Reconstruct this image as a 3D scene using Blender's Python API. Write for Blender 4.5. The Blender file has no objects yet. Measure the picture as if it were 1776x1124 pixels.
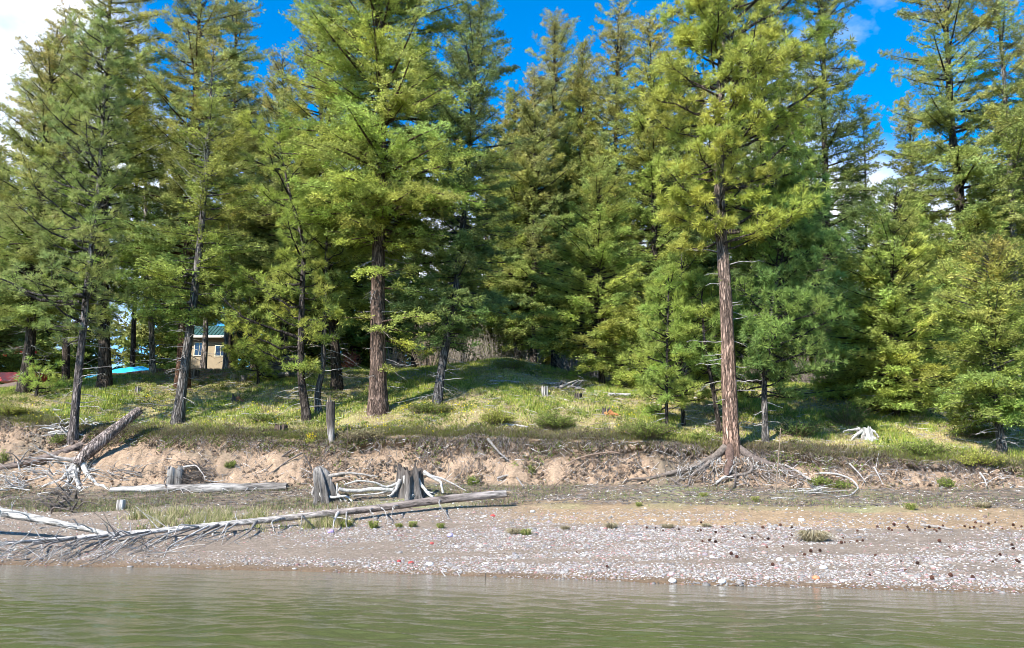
import bpy, math
import numpy as np
from mathutils import Vector
C = bpy.context.scene.collection
R = math.radians
# ---------------------------------------------------------------- camera, sky, sun
W, Hh, F = 1776.0, 1124.0, 1400.0
PITCH = R(11.2); EYE = 1.5
cam = bpy.data.cameras.new('camera'); camo = bpy.data.objects.new('camera', cam); C.objects.link(camo)
cam.sensor_width = 36; cam.lens = 36 * F / W; cam.clip_start = 0.1; cam.clip_end = 3000
camo.location = (0, 0, EYE); camo.rotation_euler = (R(90) + PITCH, 0, 0)
bpy.context.scene.camera = camo
SUN_EL, SUN_AZ = R(40), R(218)
sdir = Vector((math.sin(SUN_AZ) * math.cos(SUN_EL), math.cos(SUN_AZ) * math.cos(SUN_EL), math.sin(SUN_EL)))
sun = bpy.data.lights.new('sun', 'SUN'); sun.energy = 5.0; sun.angle = R(0.5); sun.color = (1, .95, .86)
suno = bpy.data.objects.new('sun', sun); C.objects.link(suno); suno.rotation_euler = sdir.to_track_quat('Z', 'Y').to_euler()
suno.location = (-20, -20, 40)
sc = bpy.context.scene
sc.view_settings.view_transform = 'Standard'; sc.view_settings.look = 'None'
sc.view_settings.exposure = 1.12; sc.view_settings.gamma = 1
sc.cycles.filter_width = 0.85; sc.cycles.max_bounces = 6; sc.cycles.diffuse_bounces = 4; sc.cycles.transparent_max_bounces = 6; sc.cycles.caustics_reflective = False
def raydir(u, v):
    dx = (u - W / 2) / F; dy = (Hh / 2 - v) / F
    return dx, math.cos(PITCH) - math.sin(PITCH) * dy, math.sin(PITCH) + math.cos(PITCH) * dy
def at(u, v, y):
    a, b, c = raydir(u, v); return np.array([a / b * y, y, EYE + c / b * y])
world = bpy.data.worlds.new('World'); sc.world = world; world.use_nodes = True
nt = world.node_tree; nd = nt.nodes; ln = nt.links; nd.clear()
def N(t, **k):
    n = nd.new(t)
    for a, b in k.items(): setattr(n, a, b)
    return n
out = N('ShaderNodeOutputWorld'); bg = N('ShaderNodeBackground'); ln.new(bg.outputs[0], out.inputs[0])
sky = N('ShaderNodeTexSky', sky_type='NISHITA', sun_disc=False, sun_elevation=SUN_EL, sun_rotation=SUN_AZ, altitude=900)
sky.air_density = 1.0; sky.dust_density = 0.3; sky.ozone_density = 3.0
hs = N('ShaderNodeHueSaturation'); hs.inputs['Saturation'].default_value = 1.5; hs.inputs['Value'].default_value = 1.0
ln.new(sky.outputs[0], hs.inputs['Color'])
tc = N('ShaderNodeTexCoord')
def cloudnoise(scale, loc, det=7):
    mp = N('ShaderNodeMapping'); mp.inputs['Location'].default_value = loc; mp.inputs['Scale'].default_value = (1, 1, 1.6)
    ln.new(tc.outputs['Generated'], mp.inputs[0])
    n = N('ShaderNodeTexNoise'); n.inputs['Scale'].default_value = scale; n.inputs['Detail'].default_value = det; n.inputs['Roughness'].default_value = .58
    ln.new(mp.outputs[0], n.inputs['Vector']); return n
cn = cloudnoise(2.6, (0.4, 1.3, .2))
# cloud banks: where in the sky they lie
acc = None
def mathn(op, a, b=None, clamp=False):
    m = N('ShaderNodeMath', operation=op); m.use_clamp = clamp
    for i, x in enumerate((a, b)):
        if x is None: continue
        if isinstance(x, (int, float)): m.inputs[i].default_value = x
        else: ln.new(x, m.inputs[i])
    return m.outputs[0]
for (u, v, rad, amp) in [(10, 60, .22, .42), (1530, 0, .07, .16), (1650, 330, .26, .28), (1120, 480, .22, .34), (760, 400, .14, .2), (60, 330, .2, .2), (1110, 0, .05, .12),
                         (900, 40, .16, -.3), (470, 60, .1, -.3), (1560, 160, .10, -.3), (300, 150, .12, -.2), (215, 600, .16, .16)]:
    a, b, c = raydir(u, v); d = Vector((a, b, c)).normalized()
    vm = N('ShaderNodeVectorMath', operation='DISTANCE'); ln.new(tc.outputs['Generated'], vm.inputs[0]); vm.inputs[1].default_value = d
    q = mathn('DIVIDE', vm.outputs['Value'], rad * 1.5); q = mathn('SUBTRACT', 1.0, q, True); q = mathn('MULTIPLY', q, amp)
    acc = q if acc is None else mathn('ADD', acc, q)
tot = mathn('ADD', cn.outputs['Fac'], acc)
ramp = N('ShaderNodeMapRange'); ramp.inputs['From Min'].default_value = .57; ramp.inputs['From Max'].default_value = .78; ln.new(tot, ramp.inputs['Value'])
cn2 = cloudnoise(5.0, (3.4, .3, 2.2), 5)
cr = N('ShaderNodeValToRGB'); cr.color_ramp.elements[0].color = (2.3, 2.8, 4.1, 1); cr.color_ramp.elements[1].color = (4.8, 5.0, 5.3, 1)
cr.color_ramp.elements[0].position = .38; cr.color_ramp.elements[1].position = .6
ln.new(cn2.outputs['Fac'], cr.inputs[0])
mx = N('ShaderNodeMix', data_type='RGBA'); ln.new(ramp.outputs[0], mx.inputs['Factor']); ln.new(hs.outputs[0], mx.inputs['A']); ln.new(cr.outputs[0], mx.inputs['B'])
ln.new(mx.outputs['Result'], bg.inputs[0]); bg.inputs[1].default_value = .15

# ---------------------------------------------------------------- helpers
def _hash(ix, iy, iz, seed):
    h = (ix * 374761393 + iy * 668265263 + iz * 2147483647 + seed * 144665) & 0xffffffff
    h = ((h ^ (h >> 13)) * 1274126177) & 0xffffffff
    h = ((h ^ (h >> 16)) * 2246822519) & 0xffffffff
    return ((h ^ (h >> 15)) & 0xffffff) / float(0xffffff)
def vnoise(x, y, z=0.0, seed=0):
    x, y, z = np.broadcast_arrays(np.asarray(x, float), np.asarray(y, float), np.asarray(z, float))
    ix, iy, iz = [np.floor(a).astype(np.int64) for a in (x, y, z)]
    fx, fy, fz = x - ix, y - iy, z - iz
    fx, fy, fz = [a * a * (3 - 2 * a) for a in (fx, fy, fz)]
    r = 0
    for dx in (0, 1):
        for dy in (0, 1):
            for dz in (0, 1):
                w = (fx if dx else 1 - fx) * (fy if dy else 1 - fy) * (fz if dz else 1 - fz)
                r = r + w * _hash(ix + dx, iy + dy, iz + dz, seed)
    return r
def fbm(x, y, z=0.0, o=4, seed=0):
    s = 0; a = .5; t = 0
    for i in range(o):
        s = s + a * vnoise(np.asarray(x) * 2**i, np.asarray(y) * 2**i, np.asarray(z) * 2**i, seed + i); t += a; a *= .5
    return s / t
def cr_(*c): return np.array(c, float)

class MB:
    """collects vertices and faces of one mesh"""
    def __init__(s): s.V = []; s.F = []; s.Cc = []; s.n = 0
    def add(s, V, Fc, col=None):
        V = np.asarray(V, float).reshape(-1, 3); Fc = np.asarray(Fc, int)
        s.V.append(V); s.F.append(Fc + s.n)
        if col is None: col = (1, 1, 1)
        col = np.asarray(col, float)
        if col.ndim == 1: col = np.tile(col, (len(V), 1))
        s.Cc.append(col); s.n += len(V)
    def build(s, name, mat, parent=None, origin=None, smooth=False):
        V = np.concatenate(s.V); col = np.concatenate(s.Cc)
        if origin is not None: V = V - np.asarray(origin)
        me = bpy.data.meshes.new(name)
        tot = np.concatenate([np.full(len(f), f.shape[1]) for f in s.F if len(f)])
        idx = np.concatenate([f.ravel() for f in s.F if len(f)])
        me.vertices.add(len(V)); me.vertices.foreach_set('co', V.ravel().astype(np.float32))
        me.loops.add(len(idx)); me.loops.foreach_set('vertex_index', idx.astype(np.int32))
        me.polygons.add(len(tot)); st = np.concatenate([[0], np.cumsum(tot)[:-1]])
        me.polygons.foreach_set('loop_start', st.astype(np.int32)); me.polygons.foreach_set('loop_total', tot.astype(np.int32))
        me.polygons.foreach_set('use_smooth', np.full(len(tot), bool(smooth)))
        me.update(calc_edges=True)
        at_ = me.color_attributes.new('col', 'FLOAT_COLOR', 'POINT')
        c4 = np.ones((len(V), 4), np.float32); c4[:, :3] = col
        at_.data.foreach_set('color', c4.ravel())
        me.materials.append(mat)
        o = bpy.data.objects.new(name, me); C.objects.link(o)
        if parent is not None: o.parent = parent
        elif origin is not None: o.location = origin
        return o
def tag(o, label=None, cat=None, group=None, kind=None):
    if label: o['label'] = label
    if cat: o['category'] = cat
    if group: o['group'] = group
    if kind: o['kind'] = kind
    return o
def thing(name, label, cat, loc, group=None):
    o = bpy.data.objects.new(name, None); C.objects.link(o); o.location = loc; o.empty_display_size = .2
    return tag(o, label, cat, group)
def dup(root, loc, rz, sc_=(1, 1, 1), label=None, group=None):
    r = root.copy(); C.objects.link(r); r.location = loc; r.rotation_euler = (0, 0, rz); r.scale = sc_
    if label: r['label'] = label
    if group: r['group'] = group
    for ch in list(root.children):
        c = ch.copy(); C.objects.link(c); c.parent = r
    return r

def unit(a):
    a = np.asarray(a, float); return a / (np.linalg.norm(a, axis=-1, keepdims=True) + 1e-9)
def resample(P, n):
    P = np.asarray(P, float); d = np.concatenate([[0], np.cumsum(np.linalg.norm(np.diff(P, axis=0), axis=1))]); d /= d[-1]
    t = np.linspace(0, 1, n)
    Q = np.stack([np.interp(t, d, P[:, k]) for k in range(P.shape[1])], 1)
    for _ in range(max(1, n // (len(P) * 2))):
        Q[1:-1] = .25 * Q[:-2] + .5 * Q[1:-1] + .25 * Q[2:]
    return Q
def tube(mb, P, rad, seg=6, col=(1, 1, 1), rough=0.0, seed=0, caps=True, flute=0.0, nfl=7, fseed=0):
    P = np.asarray(P, float); n = len(P); rad = np.broadcast_to(np.asarray(rad, float), (n,))
    T = unit(np.gradient(P, axis=0)); ref = np.array([0, 0, 1.]) if abs(T[0, 2]) < .9 else np.array([1., 0, 0])
    A = unit(np.cross(T, ref)); B = np.cross(T, A)
    th = np.linspace(0, 2 * math.pi, seg, endpoint=False)
    ct, st = np.cos(th), np.sin(th)
    rr = rad[:, None] * np.ones(seg)
    if rough:
        z = np.cumsum(np.concatenate([[0], np.linalg.norm(np.diff(P, axis=0), axis=1)]))[:, None] * 1.6
        nz = fbm(ct[None] * 2.2 + seed * 7.1, st[None] * 2.2, z, 3, 5)
        nr = np.abs(fbm(ct[None] * 5 + seed, st[None] * 5, z * .45, 3, 9) - .5) * 2
        rr = rr * (1 + rough * (nz - .5) + rough * .9 * (nr - .3))
    if flute:
        rr = rr * (1 + flute * np.sin(nfl * th + fseed)[None] * np.linspace(1, .2, n)[:, None])
    V = P[:, None] + A[:, None] * (rr * ct)[..., None] + B[:, None] * (rr * st)[..., None]
    i = np.arange(n - 1)[:, None] * seg; j = np.arange(seg)[None]; j2 = (j + 1) % seg
    Fc = np.stack([i + j, i + seg + j, i + seg + j2, i + j2], -1).reshape(-1, 4)
    V = V.reshape(-1, 3)
    c = np.asarray(col, float)
    if c.ndim == 2: c = np.repeat(c, seg, axis=0)
    elif c.ndim == 1: c = np.tile(c, (len(V), 1))
    mb.add(V, Fc, c)
    if caps:
        k = len(V)
        for ring, e in ((0, 0), (n - 1, 1)):
            Vc = np.concatenate([V[ring * seg:(ring + 1) * seg], [P[ring]]])
            jj = np.arange(seg)
            f = np.stack([jj, (jj + 1) % seg, np.full(seg, seg)], 1)
            mb.add(Vc, f, np.concatenate([c[ring * seg:(ring + 1) * seg], [c[ring * seg]]]) )
# ---------------------------------------------------------------- materials
def newmat(name):
    m = bpy.data.materials.new(name); m.use_nodes = True; t = m.node_tree
    return m, t, t.nodes['Principled BSDF'], t.nodes['Material Output']
def _n(t, ty, **k):
    n = t.nodes.new(ty)
    for a, b in k.items(): setattr(n, a, b)
    return n
def attr_mat(name, rough=.9, nscale=8, ndet=4, namp=.35, stretch=(1, 1, 1), bump=0.0, bscale=None, spec=.3, translucent=0.0, coord='Object', contrast=(.3, .7)):
    m, t, b, o = newmat(name)
    a = _n(t, 'ShaderNodeAttribute', attribute_name='col')
    tcx = _n(t, 'ShaderNodeTexCoord'); mp = _n(t, 'ShaderNodeMapping'); mp.inputs['Scale'].default_value = stretch
    t.links.new(tcx.outputs[coord], mp.inputs[0])
    nz = _n(t, 'ShaderNodeTexNoise'); nz.inputs['Scale'].default_value = nscale; nz.inputs['Detail'].default_value = ndet; nz.inputs['Roughness'].default_value = .65
    t.links.new(mp.outputs[0], nz.inputs['Vector'])
    mr = _n(t, 'ShaderNodeMapRange'); mr.inputs['From Min'].default_value = contrast[0]; mr.inputs['From Max'].default_value = contrast[1]
    mr.inputs['To Min'].default_value = 1 - namp; mr.inputs['To Max'].default_value = 1 + namp
    t.links.new(nz.outputs['Fac'], mr.inputs['Value'])
    mm = _n(t, 'ShaderNodeVectorMath', operation='SCALE'); t.links.new(a.outputs['Color'], mm.inputs[0]); t.links.new(mr.outputs[0], mm.inputs['Scale'])
    t.links.new(mm.outputs[0], b.inputs['Base Color']); b.inputs['Roughness'].default_value = rough
    b.inputs['Specular IOR Level'].default_value = spec
    if bump:
        bp = _n(t, 'ShaderNodeBump'); bp.inputs['Strength'].default_value = min(1, bump); bp.inputs['Distance'].default_value = .05 * max(1, bump)
        src = nz
        if bscale:
            src = _n(t, 'ShaderNodeTexNoise'); src.inputs['Scale'].default_value = bscale; src.inputs['Detail'].default_value = 5
            t.links.new(mp.outputs[0], src.inputs['Vector'])
        t.links.new(src.outputs['Fac'], bp.inputs['Height']); t.links.new(bp.outputs[0], b.inputs['Normal'])
    if translucent:
        tr = _n(t, 'ShaderNodeBsdfTranslucent'); ms = _n(t, 'ShaderNodeMixShader'); ms.inputs[0].default_value = translucent
        t.links.new(mm.outputs[0], tr.inputs[0]); t.links.new(b.outputs[0], ms.inputs[1]); t.links.new(tr.outputs[0], ms.inputs[2]); t.links.new(ms.outputs[0], o.inputs[0])
    return m
def bark_mat(name):
    """furrowed bark: long plates with dark furrows between them"""
    m, t, b, o = newmat(name)
    a = _n(t, 'ShaderNodeAttribute', attribute_name='col')
    tcx = _n(t, 'ShaderNodeTexCoord'); mp = _n(t, 'ShaderNodeMapping'); mp.inputs['Scale'].default_value = (1, 1, .13)
    t.links.new(tcx.outputs['Object'], mp.inputs[0])
    nz = _n(t, 'ShaderNodeTexNoise'); nz.inputs['Scale'].default_value = 9; nz.inputs['Detail'].default_value = 3
    t.links.new(mp.outputs[0], nz.inputs['Vector'])
    ad = _n(t, 'ShaderNodeMix', data_type='VECTOR'); ad.inputs['Factor'].default_value = .25
    t.links.new(mp.outputs[0], ad.inputs['A']); t.links.new(nz.outputs['Color'], ad.inputs['B'])
    rn = _n(t, 'ShaderNodeTexNoise'); rn.inputs['Scale'].default_value = 10; rn.inputs['Detail'].default_value = 3; rn.inputs['Roughness'].default_value = .6; t.links.new(mp.outputs[0], rn.inputs['Vector'])
    r1 = _n(t, 'ShaderNodeMath', operation='SUBTRACT'); t.links.new(rn.outputs['Fac'], r1.inputs[0]); r1.inputs[1].default_value = .5
    r2 = _n(t, 'ShaderNodeMath', operation='ABSOLUTE'); t.links.new(r1.outputs[0], r2.inputs[0])
    r3 = _n(t, 'ShaderNodeMapRange'); r3.inputs['From Max'].default_value = .07; r3.inputs['To Min'].default_value = .22; r3.inputs['To Max'].default_value = 1.0; t.links.new(r2.outputs[0], r3.inputs['Value'])
    vo = _n(t, 'ShaderNodeTexVoronoi', feature='DISTANCE_TO_EDGE'); vo.inputs['Scale'].default_value = 15; vo.inputs['Randomness'].default_value = 1
    t.links.new(ad.outputs['Result'], vo.inputs['Vector'])
    mr = _n(t, 'ShaderNodeMapRange'); mr.inputs['From Min'].default_value = .0; mr.inputs['From Max'].default_value = .16
    mr.inputs['To Min'].default_value = .5; mr.inputs['To Max'].default_value = 1.2
    t.links.new(vo.outputs['Distance'], mr.inputs['Value'])
    n2 = _n(t, 'ShaderNodeTexNoise'); n2.inputs['Scale'].default_value = 22; n2.inputs['Detail'].default_value = 4; t.links.new(mp.outputs[0], n2.inputs['Vector'])
    m2 = _n(t, 'ShaderNodeMapRange'); m2.inputs['From Min'].default_value = .3; m2.inputs['From Max'].default_value = .7; m2.inputs['To Min'].default_value = .65; m2.inputs['To Max'].default_value = 1.4
    t.links.new(n2.outputs['Fac'], m2.inputs['Value'])
    mq = _n(t, 'ShaderNodeMath', operation='MULTIPLY'); t.links.new(mr.outputs[0], mq.inputs[0]); t.links.new(r3.outputs[0], mq.inputs[1])
    mu = _n(t, 'ShaderNodeMath', operation='MULTIPLY'); t.links.new(mq.outputs[0], mu.inputs[0]); t.links.new(m2.outputs[0], mu.inputs[1])
    mm = _n(t, 'ShaderNodeVectorMath', operation='SCALE'); t.links.new(a.outputs['Color'], mm.inputs[0]); t.links.new(mu.outputs[0], mm.inputs['Scale'])
    t.links.new(mm.outputs[0], b.inputs['Base Color']); b.inputs['Roughness'].default_value = .95; b.inputs['Specular IOR Level'].default_value = .15
    bp = _n(t, 'ShaderNodeBump'); bp.inputs['Strength'].default_value = 1; bp.inputs['Distance'].default_value = .05
    t.links.new(mq.outputs[0], bp.inputs['Height']); t.links.new(bp.outputs[0], b.inputs['Normal'])
    return m
M = {}
M['fol'] = attr_mat('needle_foliage', .75, 6, 2, .12, translucent=.42, spec=.1)
M['bark'] = bark_mat('furrowed_bark')
M['wood'] = attr_mat('grey_deadwood', .9, 14, 5, .5, (1, 1, 1), bump=.8)
M['log'] = attr_mat('weathered_log', .85, 15, 8, .75, (.14, 1, 1), bump=1.0, contrast=(.36, .64))
M['stump'] = attr_mat('weathered_stump', .9, 18, 7, .8, (1, 1, .12), bump=1.0)
M['twig'] = attr_mat('twig', .9, 10, 2, .3)
M['grass'] = attr_mat('grass_blade', .8, 3, 2, .15, translucent=.3, spec=.1)
M['stone'] = attr_mat('river_stone', .7, 25, 3, .18, spec=.4)
M['ground'] = attr_mat('shore_soil', .95, 14, 8, .34, bump=1.0, bscale=24, spec=.15)
M['leaf'] = attr_mat('broad_leaf', .7, 5, 2, .15, translucent=.3, spec=.15)
# ---------------------------------------------------------------- terrain profile
def rows(pts, ys=None, zplane=None):
    xs, yy, zz = [], [], []
    for i, (u, v) in enumerate(pts):
        a, b, c = raydir(u, v)
        if zplane is not None: y = (zplane - EYE) / (c / b)
        else: y = ys[i]
        xs.append(a / b * y); yy.append(y); zz.append(EYE + c / b * y)
    o = np.argsort(xs); return np.array(xs)[o], np.array(yy)[o], np.array(zz)[o]
_w = rows([(0, 981), (250, 985), (450, 990), (900, 1003), (1300, 1018), (1776, 1030)], zplane=0.0)
def ext(xs, a, slope_l=0, slope_r=0):
    return np.concatenate([[xs[0] - 200], xs, [xs[-1] + 200]]), np.concatenate([[a[0] + slope_l * -200], a, [a[-1] + slope_r * 200]])
XW, YW = ext(_w[0], _w[1], -.05, -.05)
def yw(x): return np.interp(x, XW, YW) + .12 * (fbm(np.asarray(x) * .9, 3.3, o=3) - .5) * 2
# gravel top
def y1(x): return yw(x) + np.interp(x, [-10, 0, 8], [4.6, 5.4, 5.0]) + .5 * (fbm(np.asarray(x) * .35, 9.3, o=2) - .5)
def z1(x): return .12 * (y1(x) - yw(x))
_f = rows([(-60, 858), (0, 856), (250, 853), (500, 850), (700, 836), (900, 846), (1100, 842), (1300, 846), (1500, 850), (1776, 848)],
          ys=[24.6, 24.4, 24.3, 24.0, 23.6, 23.0, 22.4, 21.9, 21.4, 20.6])
XF, YF = ext(_f[0], _f[1]); _, ZF = ext(_f[0], _f[2])
_t = rows([(-60, 722), (0, 728), (130, 742), (230, 752), (400, 757), (560, 762), (700, 752), (850, 760), (1000, 764), (1150, 768), (1268, 776), (1400, 786), (1500, 794), (1650, 802), (1776, 812)],
          ys=[27.2, 27.2, 27.0, 26.7, 26.2, 25.6, 24.9, 24.4, 23.9, 23.5, 23.1, 22.9, 22.6, 22.1, 21.6])
XT, YT = ext(_t[0], _t[1]); _, ZT = ext(_t[0], _t[2])
_c = rows([(-60, 688), (0, 684), (100, 668), (200, 652), (300, 642), (400, 640), (600, 640), (700, 642), (800, 634), (880, 622), (960, 640), (1050, 660), (1200, 668), (1400, 668), (1500, 680), (1600, 690), (1776, 702)],
          ys=[36, 36, 36.5, 37, 38, 39, 39.5, 39, 39, 39, 38, 36.5, 36, 36, 35, 34, 33])
XC, YC = ext(_c[0], _c[1]); _, ZC = ext(_c[0], _c[2])
def yf(x): return np.interp(x, XF, YF)
def zf(x): return np.interp(x, XF, ZF)
def yt(x): return np.interp(x, XT, YT) + .35 * (fbm(np.asarray(x) * .8, 1.1, o=3) - .5) + .14 * (fbm(np.asarray(x) * 4, 7.1, o=2) - .5)
def zt(x): return np.interp(x, XT, ZT) + .22 * (fbm(np.asarray(x) * .9, 5.1, o=3, seed=3) - .5)
def yc(x): return np.interp(x, XC, YC)
def zc(x): return np.interp(x, XC, ZC)
def meadow_noise(x, y):
    return .26 * (fbm(x * .35, y * .35, o=3, seed=11) - .5) + .10 * (fbm(x * 1.7, y * 1.7, o=3, seed=12) - .5)
def Hgt(x, y):
    x = np.asarray(x, float); y = np.asarray(y, float)
    w, a, f, t, c = yw(x), y1(x), yf(x), yt(x), yc(x)
    za, zf_, zt_, zc_ = z1(x), zf(x), zt(x), zc(x)
    z = np.where(y < w, -.13 * (w - y), .12 * (y - w))
    z = np.where(y > a, za + (zf_ - za) * np.clip((y - a) / (f - a), 0, 1) ** .85, z)
    s = np.clip((y - f) / (t - f), 0, 1)
    z = np.where(y > f, zf_ + (zt_ - zf_) * s, z)
    s = np.clip((y - t) / (c - t), 0, 1)
    zm = zt_ + (zc_ - zt_) * (s + .10 * np.sin(math.pi * s)) + meadow_noise(x, y) * np.clip((y - t) * .8, 0, 1)
    z = np.where(y > t, zm, z)
    z = np.where(y > c, zm - .035 * np.minimum(y - c, 90), z)
    z = z + np.where((y > w) & (y < f), .04 * (fbm(x * 1.2, y * 1.2, o=3, seed=21) - .5), 0) + np.where((y > a + .5) & (y < f), .08 * (fbm(x * .8, y * 1.3, o=3, seed=22) - .5), 0)
    return np.maximum(z, -3)
def pos(u, v, ymin=8.0, ymax=45.0):
    """where the view ray through a photo pixel meets the ground"""
    a, b, c = raydir(u, v); y = np.arange(ymin, ymax, .3)
    k = np.argmax(Hgt(a / b * y, y) > EYE + c / b * y); k = k if k else len(y) - 1
    y = np.arange(max(ymin, y[k] - .32), y[k] + .02, .02)
    g = Hgt(a / b * y, y) - (EYE + c / b * y)
    k = np.argmax(g > 0) if (g > 0).any() else len(y) - 1
    Y = y[k]; return np.array([a / b * Y, Y, float(Hgt(a / b * Y, Y))])
# ---------------------------------------------------------------- ground sheet
def nonuni(fine0, fine1, step, lo, hi, grow=1.25):
    m = list(np.arange(fine0, fine1, step)); s = step; x = fine0; L = []
    while x > lo: s *= grow; x -= s; L.append(x)
    s = step; x = m[-1]; Rr = []
    while x < hi: s *= grow; x += s; Rr.append(x)
    return np.array(L[::-1] + m + Rr)
def ground():
    xs = nonuni(-17.5, 16.5, .055, -400, 400)
    secs = []
    secs += [('u', s) for s in np.linspace(0, 1, 22)[:-1]]
    secs += [('b', s) for s in np.linspace(0, 1, 70)[:-1]]
    secs += [('m', s) for s in np.linspace(0, 1, 60)[:-1]]
    secs += [('f', s) for s in np.linspace(0, 1, 44)[:-1]]
    secs += [('g', s) for s in np.linspace(0, 1, 150)[:-1]]
    secs += [('r', s) for s in np.linspace(0, 1, 26)]
    w, a, f, t, c = yw(xs), y1(xs), yf(xs), yt(xs), yc(xs)
    Xs, Ys, Zs, Cs = [], [], [], []
    steep = np.interp(xs, [-14, -8, -4, 0, 16], [0.15, .35, .8, 1, 1])
    zfx, ztx = zf(xs), zt(xs)
    for k, s in secs:
        if k == 'u': y = w - 14 * (1 - s)**2 - 300 * max(0.0, .12 - s)
        if k == 'b': y = w + (a - w) * s
        if k == 'm': y = a + (f - a) * s
        if k == 'f': y = f + (t - f) * s
        if k == 'g': y = t + (c - t) * s ** 1.15
        if k == 'r': y = c + 360 * s ** 3
        z = Hgt(xs, y)
        x_ = xs.copy()
        if k == 'f':
            # eroded face: gullies, an undercut below a hanging lip of sod
            g = fbm(xs * 1.5, s * 2.0, o=4, seed=31) - .5
            gl = fbm(xs * 3.5 + s * 3.0 * (1 - steep), s * .7, o=3, seed=33) - .5
            e = math.sin(math.pi * s)
            cav = .85 * np.exp(-((xs - 6.35) / .75)**2) * np.exp(-((s - .74) / .16)**2)
            under = cav + np.exp(-((s - .80) / .10)**2) * .6 * steep * (.25 + 1.3 * fbm(xs * 1.3, 2.2, o=3, seed=35))
            lip = np.exp(-((s - .97) / .05)**2) * .2 * steep * fbm(xs * 3, 5.2, o=2, seed=36)
            prof = (s - s ** 2.2) * .75
            y = y + e * (g * .8 + gl * .5) + under - lip - e * .05
            z = z - prof * (ztx - zfx) * .6 * steep + e * g * .1
            z = z + .03 * (fbm(xs * 9, s * 9, o=2, seed=37) - .5)
        d = np.zeros_like(xs)
        # ---- colour by zone, with some painted shade at the bank lip
        n1 = fbm(xs * 1.3, y * 1.3, o=4, seed=41); n2 = fbm(xs * 5, y * 5, o=3, seed=42); n3 = fbm(xs * .45, y * .45, o=3, seed=43)
        col = np.zeros((len(xs), 3))
        tan = cr_(.225, .178, .138); wet = cr_(.17, .115, .07); sand = cr_(.29, .205, .125); silt = cr_(.175, .14, .10); dirt = cr_(.32, .228, .155); dark = cr_(.10, .07, .045)
        grn = cr_(.17, .21, .05); straw = cr_(.36, .30, .16); brn = cr_(.22, .15, .09); red = cr_(.34, .18, .11)
        def mixc(A, B, q): q = np.clip(np.broadcast_to(q, (len(xs),)), 0, 1)[:, None]; return A * (1 - q) + B * q
        if k in 'ub':
            base = np.tile(tan, (len(xs), 1)); q = np.clip(1 - (y - w) / .8, 0, 1)
            col = mixc(base, wet, q * 1.2) * (0.8 + .4 * n2)[:, None]
        elif k == 'm':
            sm = s + (n1 - .5) * .5
            colr = mixc(np.tile(sand, (len(xs), 1)), silt, (sm - .42) * 7)
            coll = mixc(np.tile(tan, (len(xs), 1)), silt * 1.1, (sm - .2) * 4)
            col = mixc(coll, colr, (xs + 1) / 2)
            col = mixc(col, cr_(.24, .24, .12), (n3 - .5) * 3 * (s > .3)) * (0.75 + .5 * n2)[:, None]
        elif k == 'f':
            col = np.tile(dirt, (len(xs), 1)) * (0.72 + .55 * n2)[:, None]
            col = mixc(col, silt, (.16 - s) * 6)
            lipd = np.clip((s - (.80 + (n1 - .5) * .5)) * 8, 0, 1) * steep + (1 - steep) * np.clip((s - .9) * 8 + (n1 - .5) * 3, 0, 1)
            col = mixc(col, dark * 1.6, lipd * .92)  # dark lip soil, mixed stronger to paint in the shade under the overhang
            col = mixc(col, silt, (n3 - .62) * 5)
        else:
            sg = (y - t) / (c - t)
            col = mixc(np.tile(straw, (len(xs), 1)), grn, (n3 - .35) * 4 + (n1 - .5) * 2)
            col = mixc(col, brn, (.10 - sg + (n2 - .5) * .3) * 5)
            col = mixc(col, cr_(.16, .22, .05), np.clip((sg - .25) * 2, 0, 1) * .6)
            redm = np.exp(-((xs + 12.2 + (y - 30) * .35) / 2.8)**2) * np.clip((sg - .5) * 4, 0, 1)
            col = mixc(col, red, redm * 1.4) * (0.7 + .6 * n2)[:, None]
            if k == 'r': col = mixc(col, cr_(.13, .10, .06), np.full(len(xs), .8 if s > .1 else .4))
        Xs.append(x_); Ys.append(y); Zs.append(z); Cs.append(col)
    X, Y, Z = np.array(Xs), np.array(Ys), np.array(Zs); nr, nc = X.shape
    V = np.stack([X, Y, Z], -1).reshape(-1, 3)
    i = np.arange(nr - 1)[:, None] * nc; j = np.arange(nc - 1)[None]
    Fc = np.stack([i + j, i + j + 1, i + nc + j + 1, i + nc + j], -1).reshape(-1, 4)
    mb = MB(); mb.add(V, Fc, np.array(Cs).reshape(-1, 3))
    tag(mb.build('ground', M['ground'], smooth=True), 'sandy eroded shore bank rising to a sloping grassy meadow', 'ground', kind='structure')
ground()
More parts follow.
